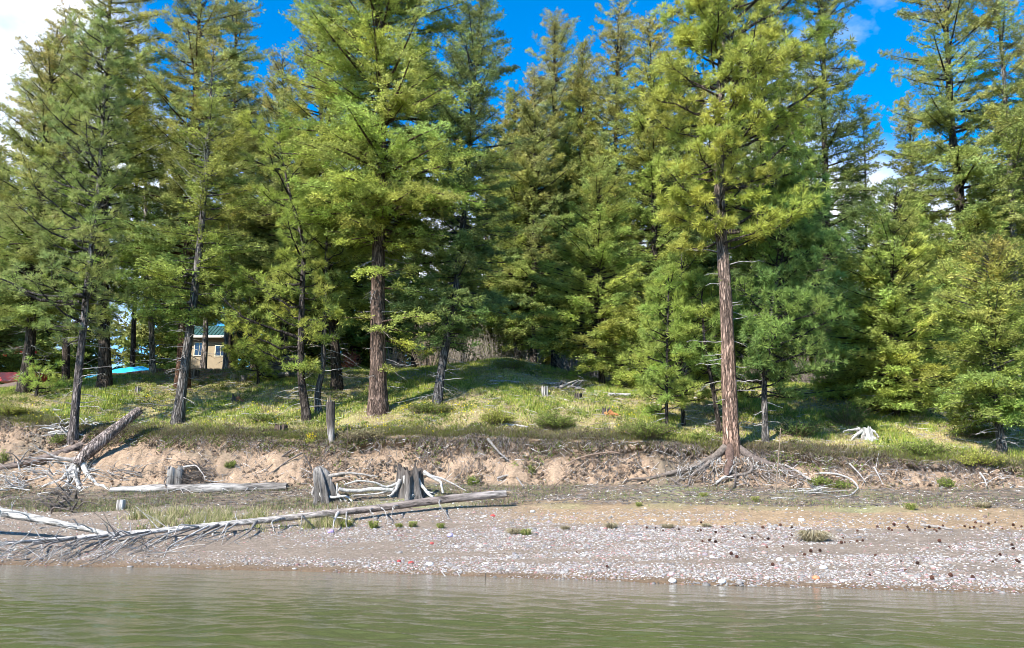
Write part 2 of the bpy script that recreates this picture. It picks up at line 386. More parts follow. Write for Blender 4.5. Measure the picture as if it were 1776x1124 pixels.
# ---------------------------------------------------------------- water
def water():
    rng = np.random.default_rng(5)
    xs = nonuni(-12.5, 12.5, .034, -600, 600); ys = nonuni(6.5, 19, .03, -600, 22, 1.2)
    X, Y = np.meshgrid(xs, ys); Z = np.zeros_like(X)
    fade = np.clip(1 - np.maximum(np.abs(X) - 12, 0) / 2, 0, 1) * np.clip((Y - 5) / 1.5, 0, 1) * np.clip((yw(X) - Y) / 3.0, .25, 1)
    wx = X + .8 * fbm(X * .4, Y * .4, seed=3, o=2); wy = Y + .8 * fbm(X * .4, Y * .4, seed=8, o=2)
    for i in range(44):
        lam = .18 + .5 * rng.random()**1.5; th = R(rng.normal(77, 17)); k = 2 * math.pi / lam
        Z += rng.uniform(.5, 1) * .046 / k * (1 - 1.35 * np.abs(np.sin(.5 * (k * (wx * math.cos(th) + wy * math.sin(th)) + rng.uniform(0, 7)))))
    Z += .012 * (fbm(X * 3, Y * 6, seed=77, o=3) - .5)
    gust = .55 + .9 * fbm(X * .25, Y * .5, seed=31, o=2)
    Z = Z * fade * gust
    V = np.stack([X, Y, Z], -1).reshape(-1, 3); nr, nc = X.shape
    i = np.arange(nr - 1)[:, None] * nc; j = np.arange(nc - 1)[None]
    Fc = np.stack([i + j, i + j + 1, i + nc + j + 1, i + nc + j], -1).reshape(-1, 4)
    m, t, b, o = newmat('lake_water')
    b.inputs['Roughness'].default_value = .04; b.inputs['IOR'].default_value = 1.33; b.inputs['Specular IOR Level'].default_value = .5
    a = _n(t, 'ShaderNodeAttribute', attribute_name='col'); t.links.new(a.outputs['Color'], b.inputs['Base Color'])
    nz = _n(t, 'ShaderNodeTexNoise'); nz.inputs['Scale'].default_value = 16; nz.inputs['Detail'].default_value = 3
    tcx = _n(t, 'ShaderNodeTexCoord'); mp = _n(t, 'ShaderNodeMapping'); mp.inputs['Scale'].default_value = (1, 2.2, 1); mp.inputs['Rotation'].default_value = (0, 0, R(15))
    t.links.new(tcx.outputs['Object'], mp.inputs[0]); t.links.new(mp.outputs[0], nz.inputs['Vector'])
    bp = _n(t, 'ShaderNodeBump'); bp.inputs['Strength'].default_value = .3; bp.inputs['Distance'].default_value = .012
    t.links.new(nz.outputs['Fac'], bp.inputs['Height']); t.links.new(bp.outputs[0], b.inputs['Normal'])
    dep = np.clip((yw(X) - Y) / 4.5, 0, 1); q = (dep + .25 * (fbm(X * .4, Y * .6, seed=61) - .5)).clip(0, 1)[..., None]
    col = cr_(.17, .14, .10) * (1 - q) + cr_(.072, .082, .032) * q  # tan near shore paints the bank's reflection into the body colour; olive farther out
    mb = MB(); mb.add(V, Fc, col.reshape(-1, 3))
    tag(mb.build('water', m, smooth=True), 'olive green lake water with small wind ripples', 'water', kind='structure')
water()
# ---------------------------------------------------------------- stones
_ico = None
def ico():
    p = (1 + 5**.5) / 2
    v = unit(np.array([(-1, p, 0), (1, p, 0), (-1, -p, 0), (1, -p, 0), (0, -1, p), (0, 1, p), (0, -1, -p), (0, 1, -p), (p, 0, -1), (p, 0, 1), (-p, 0, -1), (-p, 0, 1)], float))
    f = np.array([(0, 11, 5), (0, 5, 1), (0, 1, 7), (0, 7, 10), (0, 10, 11), (1, 5, 9), (5, 11, 4), (11, 10, 2), (10, 7, 6), (7, 1, 8), (3, 9, 4), (3, 4, 2), (3, 2, 6), (3, 6, 8), (3, 8, 9), (4, 9, 5), (2, 4, 11), (6, 2, 10), (8, 6, 7), (9, 8, 1)])
    return v, f
IV, IF = ico()
def stones(n, sampler, smin, smax, pal, pw, seed, name, label, power=2.2):
    rng = np.random.default_rng(seed); x, y = sampler(rng, n); n = len(x)
    z = Hgt(x, y); s = smin + (smax - smin) * rng.random(n)**power
    ax = np.stack([s, s * rng.uniform(.55, .95, n), s * rng.uniform(.25, .6, n)], 1)
    th = rng.uniform(0, 6.28, n); tl = rng.normal(0, .25, n)
    V = IV[None] * ax[:, None] * (1 + .22 * rng.standard_normal((n, 12, 1)).clip(-1.5, 1.5))
    c, s_ = np.cos(tl)[:, None], np.sin(tl)[:, None]
    V = np.stack([V[..., 0], V[..., 1] * c - V[..., 2] * s_, V[..., 1] * s_ + V[..., 2] * c], -1)
    c, s_ = np.cos(th)[:, None], np.sin(th)[:, None]
    V = np.stack([V[..., 0] * c - V[..., 1] * s_, V[..., 0] * s_ + V[..., 1] * c, V[..., 2]], -1)
    V = V + np.stack([x, y, z + ax[:, 2] * .15], -1)[:, None]
    ci = rng.choice(len(pal), n, p=np.array(pw) / sum(pw)); col = np.array(pal)[ci] * rng.uniform(.55, 1.05, (n, 1))
    wetq = np.clip(1 - (y - yw(x)) / .35, 0, 1)[:, None]; col = col * (1 - .35 * wetq)
    mb = MB(); mb.add(V.reshape(-1, 3), (np.arange(n)[:, None, None] * 12 + IF[None]).reshape(-1, 3), np.repeat(col, 12, axis=0))
    return tag(mb.build(name, M['stone'], smooth=True), label, 'gravel', kind='stuff')
PAL = [(.38, .355, .335), (.53, .505, .48), (.25, .23, .215), (.34, .255, .22), (.42, .22, .20), (.25, .235, .235), (.38, .34, .29), (.33, .27, .30), (.24, .17, .14)]
PW = [26, 17, 22, 15, 6, 7, 16, 4, 7]
def visx(rng, y, n): return rng.uniform(-1, 1, n) * (y * .645 + .8)
def samp_beach(rng, n):
    y = rng.uniform(10.5, 24, n); x = visx(rng, y, n); d = y - yw(x); w = y1(x) - yw(x)
    dens = np.clip(fbm(x * .4 + .25 * y, y * 2.3, o=4, seed=51) * 3.4 - 1.15, .04, 1)
    dens *= np.interp(d / w, [-.09, 0, .05, .1, .25, .9, 1.05, 1.3], [0, .5, .45, 1, 1, .95, .6, 0])
    dens = np.maximum(dens, (np.abs(d - .75 + .3 * (fbm(x * 1.3, 4.4) - .5)) < .38) * .75)
    dens *= np.interp(x, [-11, -6, -3, 0], [.22, .28, .6, .95])
    k = rng.random(n) < dens; return x[k], y[k]
stones(290000, samp_beach, .010, .032, PAL, PW, 1, 'gravel', 'pale pink and grey river gravel covering the lower beach', 2.0)
stones(12000, samp_beach, .028, .07, PAL, PW, 2, 'gravel', 'larger rounded cobbles strewn over the lower beach', 2.8)
def samp_up(rng, n):
    y = rng.uniform(15, 25.5, n); x = visx(rng, y, n); a = y1(x); f = yf(x); s = (y - a) / (f - a)
    dens = np.where(x > 0, np.interp(s, [0, .1, .38, .5, .9, 1.1], [.3, .06, .08, .9, .7, 0]), np.interp(s, [0, .3, .9, 1.1], [.6, .4, .5, 0]))
    dens = dens * np.clip(fbm(x * 1.1, y * 1.6, o=3, seed=53) * 3 - .9, .03, 1)
    k = (rng.random(n) < dens) & (s > -.05) & (s < 1.1); return x[k], y[k]
stones(60000, samp_up, .012, .045, [(.55, .53, .5), (.3, .27, .25), (.22, .17, .14), (.62, .6, .58), (.4, .3, .25)], [3, 3, 3, 1.3, 2], 3, 'gravel', 'dark weathered gravel on the upper beach below the bank', 2.2)
# ---------------------------------------------------------------- trees
def kites(mb, Q, D, L, Wd, rng, col, cv=.42, up=None):
    """small pointed leaf sprays: Q origin, D direction, L length, Wd width"""
    n = len(Q)
    if n == 0: return
    D = unit(D); nr = rng.normal(0, 1, (n, 3))
    nr[:, 2] += .55; nr[:, 1] -= .35
    S = unit(np.cross(D, nr)); L = np.broadcast_to(L, (n,))[:, None]; Wd = np.broadcast_to(Wd, (n,))[:, None]
    m = Q + D * L * .45
    V = np.stack([Q, m + S * Wd * .5, Q + D * L, m - S * Wd * .5], 1)
    col = np.asarray(col, float); col = np.broadcast_to(col, (n, 3)) * (1 + cv * rng.uniform(-1, 1, (n, 1)))
    mb.add(V.reshape(-1, 3), np.arange(n * 4).reshape(-1, 4), np.repeat(col, 4, axis=0))
def bare_branch(mb, P0, D, L, rng, r0=.02, col=(.34, .31, .29), sub=7, curve=-.1, depth=1):
    D = unit(np.array(D, float)); n = 7; s = np.linspace(0, 1, n)[:, None]
    side = unit(np.cross(D, [0, 0, 1.])) ; wob = np.cumsum(rng.normal(0, .05, (n, 3)), 0) * L * s
    P = P0 + D * s * L + np.array([0, 0, 1.]) * curve * L * s**2 + wob
    tube(mb, P, r0 * (1 - .8 * s[:, 0]), 5 if r0 > .012 else 3, np.array(col) * rng.uniform(.75, 1.2), caps=False)
    if depth:
        for k in range(sub):
            i = rng.uniform(.25, .95); p = np.array([np.interp(i, s[:, 0], P[:, a]) for a in range(3)])
            sd = side * rng.choice([-1, 1]) + D * rng.uniform(.4, 1.1) + np.array([0, 0, rng.uniform(-.5, .35)])
            bare_branch(mb, p, sd, L * rng.uniform(.18, .42) * (1.2 - i), rng, r0 * .45, col, 3, curve, depth - 1)
FM = 2.35 * np.array((1.0, 1.0, .93))
FIRS = dict(bright=((.155, .180, .045), (.155, .172, .05)), mid=((.115, .145, .038), (.17, .155, .045)), dark=((.075, .105, .038), (.13, .13, .045)), blue=((.075, .118, .062), (.10, .13, .06)), olive=((.125, .150, .048), (.175, .155, .06)))
def limb_curve(P0, az, sl, cv, L, s):
    d = np.array([math.cos(az), math.sin(az), 0.])
    return P0 + d * (s * L)[:, None] + np.array([0, 0, 1.]) * (L * (sl * s + cv * s * s))[:, None]
def fir_parts(rng, path, rad, cb, Rm, nb, tone='mid', kl=.125, kw=.027, mult=2, bias=0.0, sparse=0.0, shape=.75, extra=(), bark=(.16, .13, .11), rough=.10, deadlow=10, seg=10, deadtop=0, lowtaper=4.0, dense=1.0, scrag=.5):
    """path: trunk centre line (local, base at 0), rad: radii; returns trunk, crown and dead-branch meshes"""
    tr, cw, dd = MB(), MB(), []
    path = np.asarray(path); z = path[:, 2]; Ht = z[-1]
    rad = np.asarray(rad)
    bc = np.array(bark)
    hh = (z / Ht)[:, None]
    colr = bc * (1 - hh * .25) + np.array((.10, .095, .09)) * hh * .25
    tube(tr, path, rad, seg, colr, rough=rough, seed=rng.uniform(0, 50))
    ca, cbc = np.array(FIRS[tone]) * FM
    def P_at(h): return np.array([np.interp(h, z, path[:, a]) for a in range(3)])
    jobs = []; i_seed = rng.uniform(0, 90)
    for i in range(nb):
        t = ((i + rng.random()) / nb) ** (1.12); h = cb + (Ht - .25 - cb) * t
        if rng.random() < sparse: continue
        Lr = Rm * min(1, .5 + t * lowtaper) * (1 - t) ** shape * rng.choice([rng.uniform(.35, .75), rng.uniform(.8, 1.15)], p=[scrag, 1 - scrag]) + .22
        az = i * 2.39996 + rng.normal(0, .35)
        Lr *= .62 + .8 * float(vnoise(math.cos(az) * 1.3 + Rm * 9, math.sin(az) * 1.3 + Rm * 5, h * .55))
        Lr *= 1 + bias * math.cos(az)
        jobs.append((h, az, Lr, t, 1.0))
    for (h, az, Lr) in extra: jobs.append((h, az, Lr, 0.0, 1.7))
    for (h, az, L, t, big) in jobs:
        P0 = P_at(h); sl = (-.16 + .75 * t + rng.normal(0, .09)) if big == 1 else rng.normal(-.02, .05)
        cv = (.12 - .25 * (t < .3) * rng.random()) if big == 1 else -.08
        ss = np.linspace(0, 1, 6)
        tube(tr, limb_curve(P0, az, sl, cv, L, ss), (.010 + .016 * L) * (1 - .85 * ss), 4, bc * .8, caps=False)
        d = np.array([math.cos(az), math.sin(az), 0.]); sd = np.array([-math.sin(az), math.cos(az), 0.])
        ns = max(4, int(L / (.088 / dense))); s = np.linspace(.22 if L > 1.2 else .08, 1, ns) + rng.normal(0, .01, ns)
        Pm = limb_curve(P0, az, sl, cv, L, s)
        slope = sl + 2 * cv * s
        Dm = unit(d[None] + np.array([0, 0, 1.]) * slope[:, None])
        tw = ca * (1 - t) + np.array(cbc) * t if False else np.array(ca) * (1 - t**1.5) + np.array(cbc) * t**1.5
        bcol = tw * rng.uniform(.75, 1.25) * np.array([rng.uniform(.88, 1.14), 1, rng.uniform(.8, 1.15)])
        allQ, allD = [], []
        for sg in (-1, 1):
            ln_ = (L * .36 * big * np.clip(1.05 - s, 0.08, 1)**.7 * np.clip(s * 4, .4, 1) * rng.uniform(.5, 1.25, ns) + .10)
            dr = unit(Dm * .75 + sg * sd[None] * .8 + np.array([0, 0, 1.]) * rng.uniform(-.30, .28, (ns, 1)))
            m = max(2, int(ln_.max() / .075)); uu = np.arange(m) * .075 + .02
            Q = Pm[:, None] + dr[:, None] * uu[None, :, None]; Q[..., 2] -= (uu**2 * .18)[None]
            mask = uu[None] < ln_[:, None]
            Dd = np.broadcast_to(dr[:, None], Q.shape)
            allQ.append(Q[mask]); allD.append(Dd[mask])
        allQ.append(Pm); allD.append(Dm)
        Q = np.concatenate(allQ); Dr = np.concatenate(allD)
        cl_ = vnoise(Q[:, 0] * 3.6, Q[:, 1] * 3.6, Q[:, 2] * 3.6 + i_seed); kq = cl_ > .46; Q, Dr, cl_ = Q[kq], Dr[kq], cl_[kq]; n = len(Q)
        Q = Q + np.array([0, 0, 1.]) * ((cl_ - .55) * .45)[:, None]
        ccl = bcol * (.62 + .75 * vnoise(Q[:, 0] * 2.4, Q[:, 1] * 2.4, Q[:, 2] * 2.4, 5))[:, None]
        sv = unit(np.cross(Dr, [0, 0, 1.]))
        for sg in (-1, 1) * mult:
            D2 = Dr * .7 + sv * sg * rng.uniform(.3, .9, (n, 1)) + rng.normal(0, .5, (n, 3))
            kites(cw, Q + rng.normal(0, .035, (n, 3)), D2, kl * rng.uniform(.6, 1.3, n), kw * rng.uniform(.7, 1.4, n), rng, ccl)
    for i in range(deadlow):
        h = rng.uniform(.12, 1.0) * max(cb, 1.2); az = rng.uniform(0, 6.28)
        dd.append(MB()); bare_branch(dd[-1], P_at(h), (math.cos(az), math.sin(az), rng.uniform(-.35, .15)), rng.uniform(.5, 1.5) * min(1, Rm / 1.6), rng, .014, sub=6)
    for i in range(deadtop):
        h = Ht * rng.uniform(.5, .99); az = rng.uniform(0, 6.28); t = h / Ht
        dd.append(MB()); bare_branch(dd[-1], P_at(h), (math.cos(az), math.sin(az), .45), Rm * (1.15 - t) * rng.uniform(.5, 1.1), rng, .018, col=(.36, .34, .32), sub=7, curve=.25)
    return tr, cw, dd
def pine_parts(rng, path, rad, cb, Rm, nb, col=(.16, .19, .05), nlen=.2, nw=.017, nn=26, bias=0.0, shape=.55, bark=(.30, .18, .12), rough=.16, deadlow=8, seg=18, tufts=15, sparse=0., up=.55, clump=.28, barktop=(.24, .19, .15), lowtaper=5):
    tr, cw, dd = MB(), MB(), []
    path = np.asarray(path); z = path[:, 2]; Ht = z[-1]
    hh = (z / Ht)[:, None]; q = np.clip(hh * 2.2, 0, 1)
    tube(tr, path, rad, seg, np.array(bark) * (1 - q) + np.array(barktop) * q, rough=rough, seed=rng.uniform(0, 50))
    def P_at(h): return np.array([np.interp(h, z, path[:, a]) for a in range(3)])
    for i in range(nb):
        t = ((i + rng.random()) / nb); h = cb + (Ht - .15 - cb) * t
        if rng.random() < sparse: continue
        L = Rm * min(1, .45 + t * lowtaper) * (1 - t)**shape * rng.uniform(.45, 1.15) + .18
        az = i * 2.39996 + rng.normal(0, .5); L *= 1 + bias * math.cos(az)
        sl = -.12 + up * t + rng.normal(0, .15); cv = .32 + rng.normal(0, .1)
        P0 = P_at(h); ss = np.linspace(0, 1, 7); wob = np.cumsum(rng.normal(0, .03, (7, 3)), 0) * L
        Pm = limb_curve(P0, az, sl, cv, L, ss) + wob
        tube(tr, Pm, (.012 + .018 * L) * (1 - .8 * ss), 5, np.array(barktop) * .55, caps=False)
        nt_ = max(3, int(tufts * (.35 + .65 * L / Rm))); s = rng.uniform(.38, 1.0, nt_) ** .8; s[0] = 1.0
        B = np.stack([np.interp(s, ss, Pm[:, a]) for a in range(3)], 1)
        od = rng.normal(0, 1, (nt_, 3)); od[:, 2] = np.abs(od[:, 2]) * .7 - .15
        od = unit(od + np.array([math.cos(az), math.sin(az), .2]) * .8); ol = (clump * L * (1.3 - s * .6) + .12) * rng.uniform(.4, 1.2, nt_); ol[0] = .02
        T = B + od * ol[:, None]
        for k in range(nt_):
            if ol[k] > .12: tube(tr, np.stack([B[k], (B[k] + T[k]) / 2 - [0, 0, .02], T[k]]), np.array([.009, .007, .006]), 3, np.array(barktop) * .5, caps=False)
        ax = unit(od * .6 + np.array([math.cos(az) * .35, math.sin(az) * .35, .55]))
        # needles radiate from the last hand's length of each twig
        Q = np.repeat(T, nn, axis=0); A = np.repeat(ax, nn, axis=0)
        off = rng.uniform(-.06, .02, (len(Q), 1)); D = unit(A * .55 + unit(rng.normal(0, 1, (len(Q), 3))) * .95)
        Q = Q + A * off
        bcol = np.array(col) * FM * rng.uniform(.8, 1.22, (nt_, 1)) * np.array([rng.uniform(.9, 1.1), 1, rng.uniform(.85, 1.1)])
        kites(cw, Q, D, nlen * rng.uniform(.75, 1.15, len(Q)), nw, rng, np.repeat(bcol, nn, axis=0), .18)
    for i in range(deadlow):
        h = rng.uniform(.25, 1.05) * cb; az = rng.choice([rng.uniform(-.9, .9), rng.uniform(2.3, 4.0)])
        dd.append(MB()); bare_branch(dd[-1], P_at(h), (math.cos(az), math.sin(az) * .7, rng.uniform(-.3, .3)), rng.uniform(.5, 1.2) * min(1, Rm / 1.4), rng, .016, sub=5)
    return tr, cw, dd
def trunk_px(px, w, depth=None, n=40, flare=.45, taper=.8):
    """trunk centre line through photo points, all at the depth of its foot"""
    if depth is None: base = pos(*px[0]); y = base[1]
    else:
        y = depth; b = at(px[0][0], px[0][1], y); base = np.array([b[0], y, float(Hgt(b[0], y))])
    P = [base] + [at(u, v, y) for (u, v) in px[1:]]
    P = resample(np.array(P) - base, n)
    P[:, 1] += .02 * np.sin(P[:, 2])
    h = P[:, 2] / P[-1, 2]; r0 = w * .5 * y / F
    rad = r0 * ((1 - h)**taper * .94 + .06 * (1 - h)) + .008
    rad = rad * (1 + flare * np.exp(-P[:, 2] / (r0 * 2.2)))
    P[0, 2] -= .25
    return base, y, P, rad
def tree(name, label, kind, px, w, cbv, Rpx, nb, depth=None, seed=0, group=None, crownv=None, extra_px=(), **k):
    rng = np.random.default_rng(seed + 100)
    base, y, P, rad = trunk_px(px, w, depth, flare=k.pop('flare', .45), taper=k.pop('taper', .8))
    cb = at(0, cbv, y)[2] - base[2]; Rm = Rpx * y / F * (1.2 if group == BK and px[0][0] < 1380 else 1.08 if group == BK else 1.1 if kind == 'fir' else 1.08); nb = int(nb * (1.25 if kind == 'fir' else 1)); k['shape'] = k.get('shape', .6 if kind == 'fir' else .5) * .8
    if kind == 'fir':
        k['extra'] = [(at(0, v, y)[2] - base[2], az, L) for (v, az, L) in extra_px]
        tr, cw, dd = fir_parts(rng, P, rad, cb, Rm, nb, **k)
    else: tr, cw, dd = pine_parts(rng, P, rad, cb, Rm, nb, **k)
    t = thing(name, label, 'tree', base, group)
    if group != BK:
        for d in dd: d.build('dead_branch', M['twig'], t)
    else:
        for d in dd: tr.V += d.V; tr.F += [f + tr.n for f in d.F]; tr.Cc += d.Cc; tr.n += d.n
    tr.build('trunk', M['bark'], t, smooth=True); cw.build('crown', M['fol'], t)
    return t, base, y
BK = 'tall firs of the row behind the meadow'
DRK = (.095, .075, .062); GRY = (.19, .17, .155); RED = (.17, .095, .065)
# ---- pines at the bank
tree('young_pine', 'slender leaning pine with grey trunk behind the snapped-off log', 'pine',
     [(126, 765), (132, 680), (146, 560), (156, 450), (170, 330), (180, 200), (186, 40)], 14, 590, 95, 130, seed=1, col=(.135, .155, .055), bias=-.38, bark=(.20, .165, .15), barktop=(.20, .18, .17), tufts=16, nlen=.19, deadlow=12, shape=.5, nn=30, clump=.3)
bp, bbase, bY = tree('ponderosa_pine', 'tall orange barked pine standing on bare spreading roots at the eroded bank', 'pine',
     [(1269, 782), (1266, 700), (1263, 620), (1258, 500), (1250, 400), (1246, 270), (1250, 130), (1262, -60), (1268, -190)], 26, 440, 152, 165, seed=2, col=(.175, .19, .045), bias=.22, bark=(.38, .24, .175), barktop=(.25, .20, .17), tufts=28, nlen=.22, nn=40, nw=.021, deadlow=20, shape=.42, taper=.62, seg=30, rough=.22, clump=.24, lowtaper=3, flare=.30)
tree('pine', 'dark green pine with drooping dense boughs just right of the orange barked pine', 'pine',
     [(1328, 768), (1326, 700), (1326, 640), (1340, 520), (1362, 420), (1378, 330)], 11, 685, 92, 110, seed=3, col=(.095, .135, .04), bark=GRY, barktop=(.18, .16, .15), tufts=26, nn=30, shape=.35, bias=.15, deadlow=6, seg=12)
tree('pine_sapling', 'pale green sapling pine, farthest left of those beside the orange barked pine', 'pine',
     [(1156, 748), (1156, 660), (1158, 560), (1160, 470)], 6, 712, 48, 52, seed=4, col=(.14, .175, .045), bark=DRK, barktop=(.13, .11, .1), tufts=15, nn=28, shape=.45, deadlow=3, seg=8, group='pine saplings by the orange barked pine')
tree('pine_sapling', 'sapling pine with thin pale stem between the left sapling and the orange barked pine', 'pine',
     [(1186, 738), (1181, 660), (1180, 560), (1182, 440)], 6, 704, 50, 54, seed=5, col=(.135, .168, .045), bark=DRK, barktop=(.2, .18, .16), tufts=15, nn=28, shape=.45, deadlow=8, seg=8, bias=.2, group='pine saplings by the orange barked pine')
tree('pine_sapling', 'thin dark stemmed sapling pine close against the orange barked pine', 'pine',
     [(1248, 750), (1240, 690), (1222, 600), (1215, 490)], 9, 700, 45, 26, seed=6, col=(.12, .155, .042), bark=DRK, barktop=(.12, .1, .09), tufts=14, nn=28, shape=.45, deadlow=4, seg=8, group='pine saplings by the orange barked pine')
tree('pine', 'pine with bright low tufts and a dark leaning trunk beside the bleached snag', 'pine',
     [(533, 730), (522, 660), (521, 600), (524, 520), (528, 420), (500, 330), (482, 225)], 14, 655, 88, 62, seed=7, col=(.155, .175, .042), bias=-.4, bark=DRK, barktop=(.12, .1, .09), tufts=20, nn=30, shape=.4, deadlow=9, seg=12)
tree('pine', 'thin curving pine with sparse crown right beside the bleached snag', 'pine',
     [(553, 716), (548, 690), (560, 640), (563, 560), (566, 430), (572, 330)], 11, 590, 52, 34, seed=8, col=(.11, .14, .042), bark=GRY, barktop=(.15, .13, .12), tufts=12, nn=26, shape=.5, deadlow=10, seg=10)
tree('pine_seedling', 'small bushy yellow green seedling pine on the red dirt at the far left', 'pine',
     [(62, 688), (70, 640)], 4, 684, 26, 14, seed=9, col=(.14, .18, .045), bark=DRK, barktop=(.12, .1, .09), tufts=7, nn=24, shape=.3, deadlow=0, seg=6)
tree('young_pine', 'bushy young pine with bright tufts in front of the dark wood pile', 'pine',
     [(448, 668), (446, 620), (440, 545)], 5, 655, 50, 34, seed=12, col=(.155, .175, .042), bark=DRK, barktop=(.12, .1, .09), tufts=16, nn=28, shape=.35, deadlow=0, seg=8)
# ---- firs on the meadow
tree('douglas_fir', 'leftmost big fir with thick dark leaning trunk rising from the red dirt', 'fir',
     [(40, 682), (52, 600), (60, 470), (72, 300), (88, 150), (100, 50)], 19, 560, 120, 210, seed=20, tone='olive', bias=.0, bark=DRK, deadlow=26, sparse=.15, shape=.6)
tree('douglas_fir', 'tall fir with straight dark trunk behind the slender leaning pine', 'fir',
     [(182, 672), (180, 560), (180, 400), (182, 200), (196, -90)], 20, 520, 115, 220, seed=21, tone='mid', bark=DRK, deadlow=24, sparse=.18, shape=.5)
tree('douglas_fir', 'fir with thick reddish dark trunk left of the tan cabin', 'fir',
     [(316, 674), (320, 560), (327, 440), (338, 200), (352, -110)], 22, 540, 112, 230, seed=22, tone='olive', bark=RED, deadlow=20, sparse=.1, shape=.5)
tree('douglas_fir', 'leaning fir with lit grey trunk and thin half-dead top before the cabin', 'fir',
     [(308, 733), (318, 650), (334, 540), (345, 440), (360, 270), (368, 120), (372, 38)], 17, 560, 100, 150, seed=23, tone='mid', bark=GRY, deadlow=16, sparse=.2, shape=1.3, deadtop=30, flare=.6)
tree('fir', 'thin pale trunked fir with a narrow sparse crown left of the reddish dark trunk', 'fir',
     [(265, 648), (262, 560), (250, 440), (253, 330), (252, 90)], 10, 560, 52, 110, seed=24, tone='mid', bark=(.36, .31, .27), deadlow=14, sparse=.25, seg=8)
tree('douglas_fir', 'largest fir with thick red brown trunk and wide crown in the meadow centre', 'fir',
     [(656, 716), (655, 600), (655, 470), (662, 300), (661, 100), (652, -210)], 29, 420, 172, 330, seed=25, tone='bright', bark=(.21, .145, .115), deadlow=34, sparse=.08, shape=.5, seg=22, rough=.2, scrag=.5, dense=.85,
     extra_px=[(560, -.6, 2.3), (556, -2.2, 1.6), (570, .2, 1.5), (480, -.8, 1.9), (484, -1.7, 1.5), (500, -.2, 1.5), (575, -1.3, 1.3), (590, .1, 1.8), (640, -.9, .9), (430, -.6, 1.5), (350, -2.4, 3.0), (362, -2.9, 2.7), (355, -1.2, 2.2), (380, -2.0, 1.5)])
tree('douglas_fir', 'dark green fir leaning right of the largest fir', 'fir',
     [(758, 700), (768, 620), (787, 540), (800, 420), (815, 250), (826, 100), (838, -50)], 15, 600, 108, 230, seed=26, tone='dark', bark=(.15, .14, .14), deadlow=16, sparse=.06, shape=.6)
tree('douglas_fir', 'fir with dark trunk right behind the two thin pines by the bleached snag', 'fir',
     [(585, 676), (578, 560), (568, 400), (560, 250), (548, 20)], 18, 560, 92, 210, seed=27, tone='mid', bark=DRK, deadlow=24, sparse=.1, shape=.6)
tree('douglas_fir', 'fir with thick dark trunk and pointed top against the blue sky', 'fir',
     [(967, 642), (967, 480), (962, 300), (962, 20)], 25, 590, 100, 260, seed=28, tone='olive', bark=(.06, .055, .055), deadlow=20, shape=.62)
tree('young_fir', 'bright young fir with layered boughs right of the thick dark trunk', 'fir',
     [(1044, 668), (1041, 560), (1036, 420), (1040, 270)], 10, 640, 88, 190, seed=29, tone='bright', bark=DRK, deadlow=8, shape=.7, scrag=.35)
tree('young_fir', 'bright green young fir with boughs nearly to the ground, behind the silver stump', 'fir',
     [(1553, 724), (1551, 600), (1546, 440), (1556, 320)], 10, 712, 106, 220, seed=30, tone='bright', bark=DRK, deadlow=10, shape=.75, scrag=.35)
tree('fir', 'fir with leaning grey stem at the right edge of the meadow', 'fir',
     [(1739, 784), (1728, 700), (1720, 560), (1722, 410)], 13, 728, 84, 210, seed=31, tone='mid', bark=GRY, deadlow=12, shape=.7, scrag=.35)
tree('young_fir', 'low bright young fir between the drooping pine and the silver stump', 'fir',
     [(1466, 694), (1464, 600), (1462, 500)], 7, 690, 62, 120, seed=32, tone='bright', bark=DRK, deadlow=3, shape=.75, scrag=.35)
tree('young_fir', 'bright young fir with boughs to the grass left of the leaning grey stem', 'fir',
     [(1648, 702), (1646, 600), (1644, 455)], 8, 694, 72, 150, seed=33, tone='bright', bark=DRK, deadlow=5, shape=.75, scrag=.35)
tree('young_fir', 'small pale green fir behind the pine saplings', 'fir',
     [(1108, 676), (1108, 600), (1106, 505)], 6, 672, 50, 100, seed=34, tone='bright', bark=DRK, deadlow=3, shape=.75, scrag=.35)
# ---- the row behind
def bf(label, px, w, cbv, Rpx, nb, depth, seed, **k):
    k.setdefault('kl', .15); k.setdefault('kw', .036); k.setdefault('deadlow', 12); k.setdefault('bark', DRK)
    return tree('fir', label, 'fir', px, w, cbv, Rpx, nb, depth=depth, seed=seed, group=BK, dense=.75, **k)
bf('dense fir with pointed olive top left of the largest fir', [(492, 660), (491, 400), (490, 88)], 16, 560, 74, 230, 41, 40, tone='olive')
bf('tallest fir of the group left of the orange barked pine', [(1064, 655), (1066, 300), (1074, -10)], 16, 600, 82, 250, 43, 41, tone='olive')
bf('fir with a dark straight trunk directly left of the orange barked pine', [(1140, 660), (1135, 400), (1127, 28)], 15, 590, 84, 240, 40, 42, tone='mid')
bf('fir hidden behind the crown of the orange barked pine', [(1308, 680), (1318, 300), (1335, -60)], 16, 560, 88, 220, 40, 43, tone='dark')
bf('tall dark fir right of the orange barked pine', [(1440, 690), (1432, 350), (1425, -90)], 18, 520, 100, 230, 38, 44, tone='dark', sparse=.2)
bf('thin open fir under the cloud gap on the right', [(1506, 690), (1502, 400), (1500, 250), (1494, 170)], 7, 560, 56, 110, 40, 45, tone='mid', sparse=.25)
bf('big rugged fir with a dark trunk on the right side', [(1684, 700), (1672, 500), (1664, 330), (1648, 200), (1642, 60), (1636, -120)], 24, 480, 135, 210, 37, 46, tone='olive', sparse=.34, shape=.5)
bf('fir with pale grey trunk near the right edge of the photo', [(1764, 720), (1757, 400), (1748, 220), (1730, 0), (1722, -120)], 17, 520, 100, 190, 36, 47, tone='olive', bark=(.34, .3, .26), sparse=.34, shape=.5)
bf('pointed fir top in the blue gap on the right', [(1590, 680), (1588, 400), (1574, 165)], 11, 600, 56, 210, 43, 48, tone='mid')
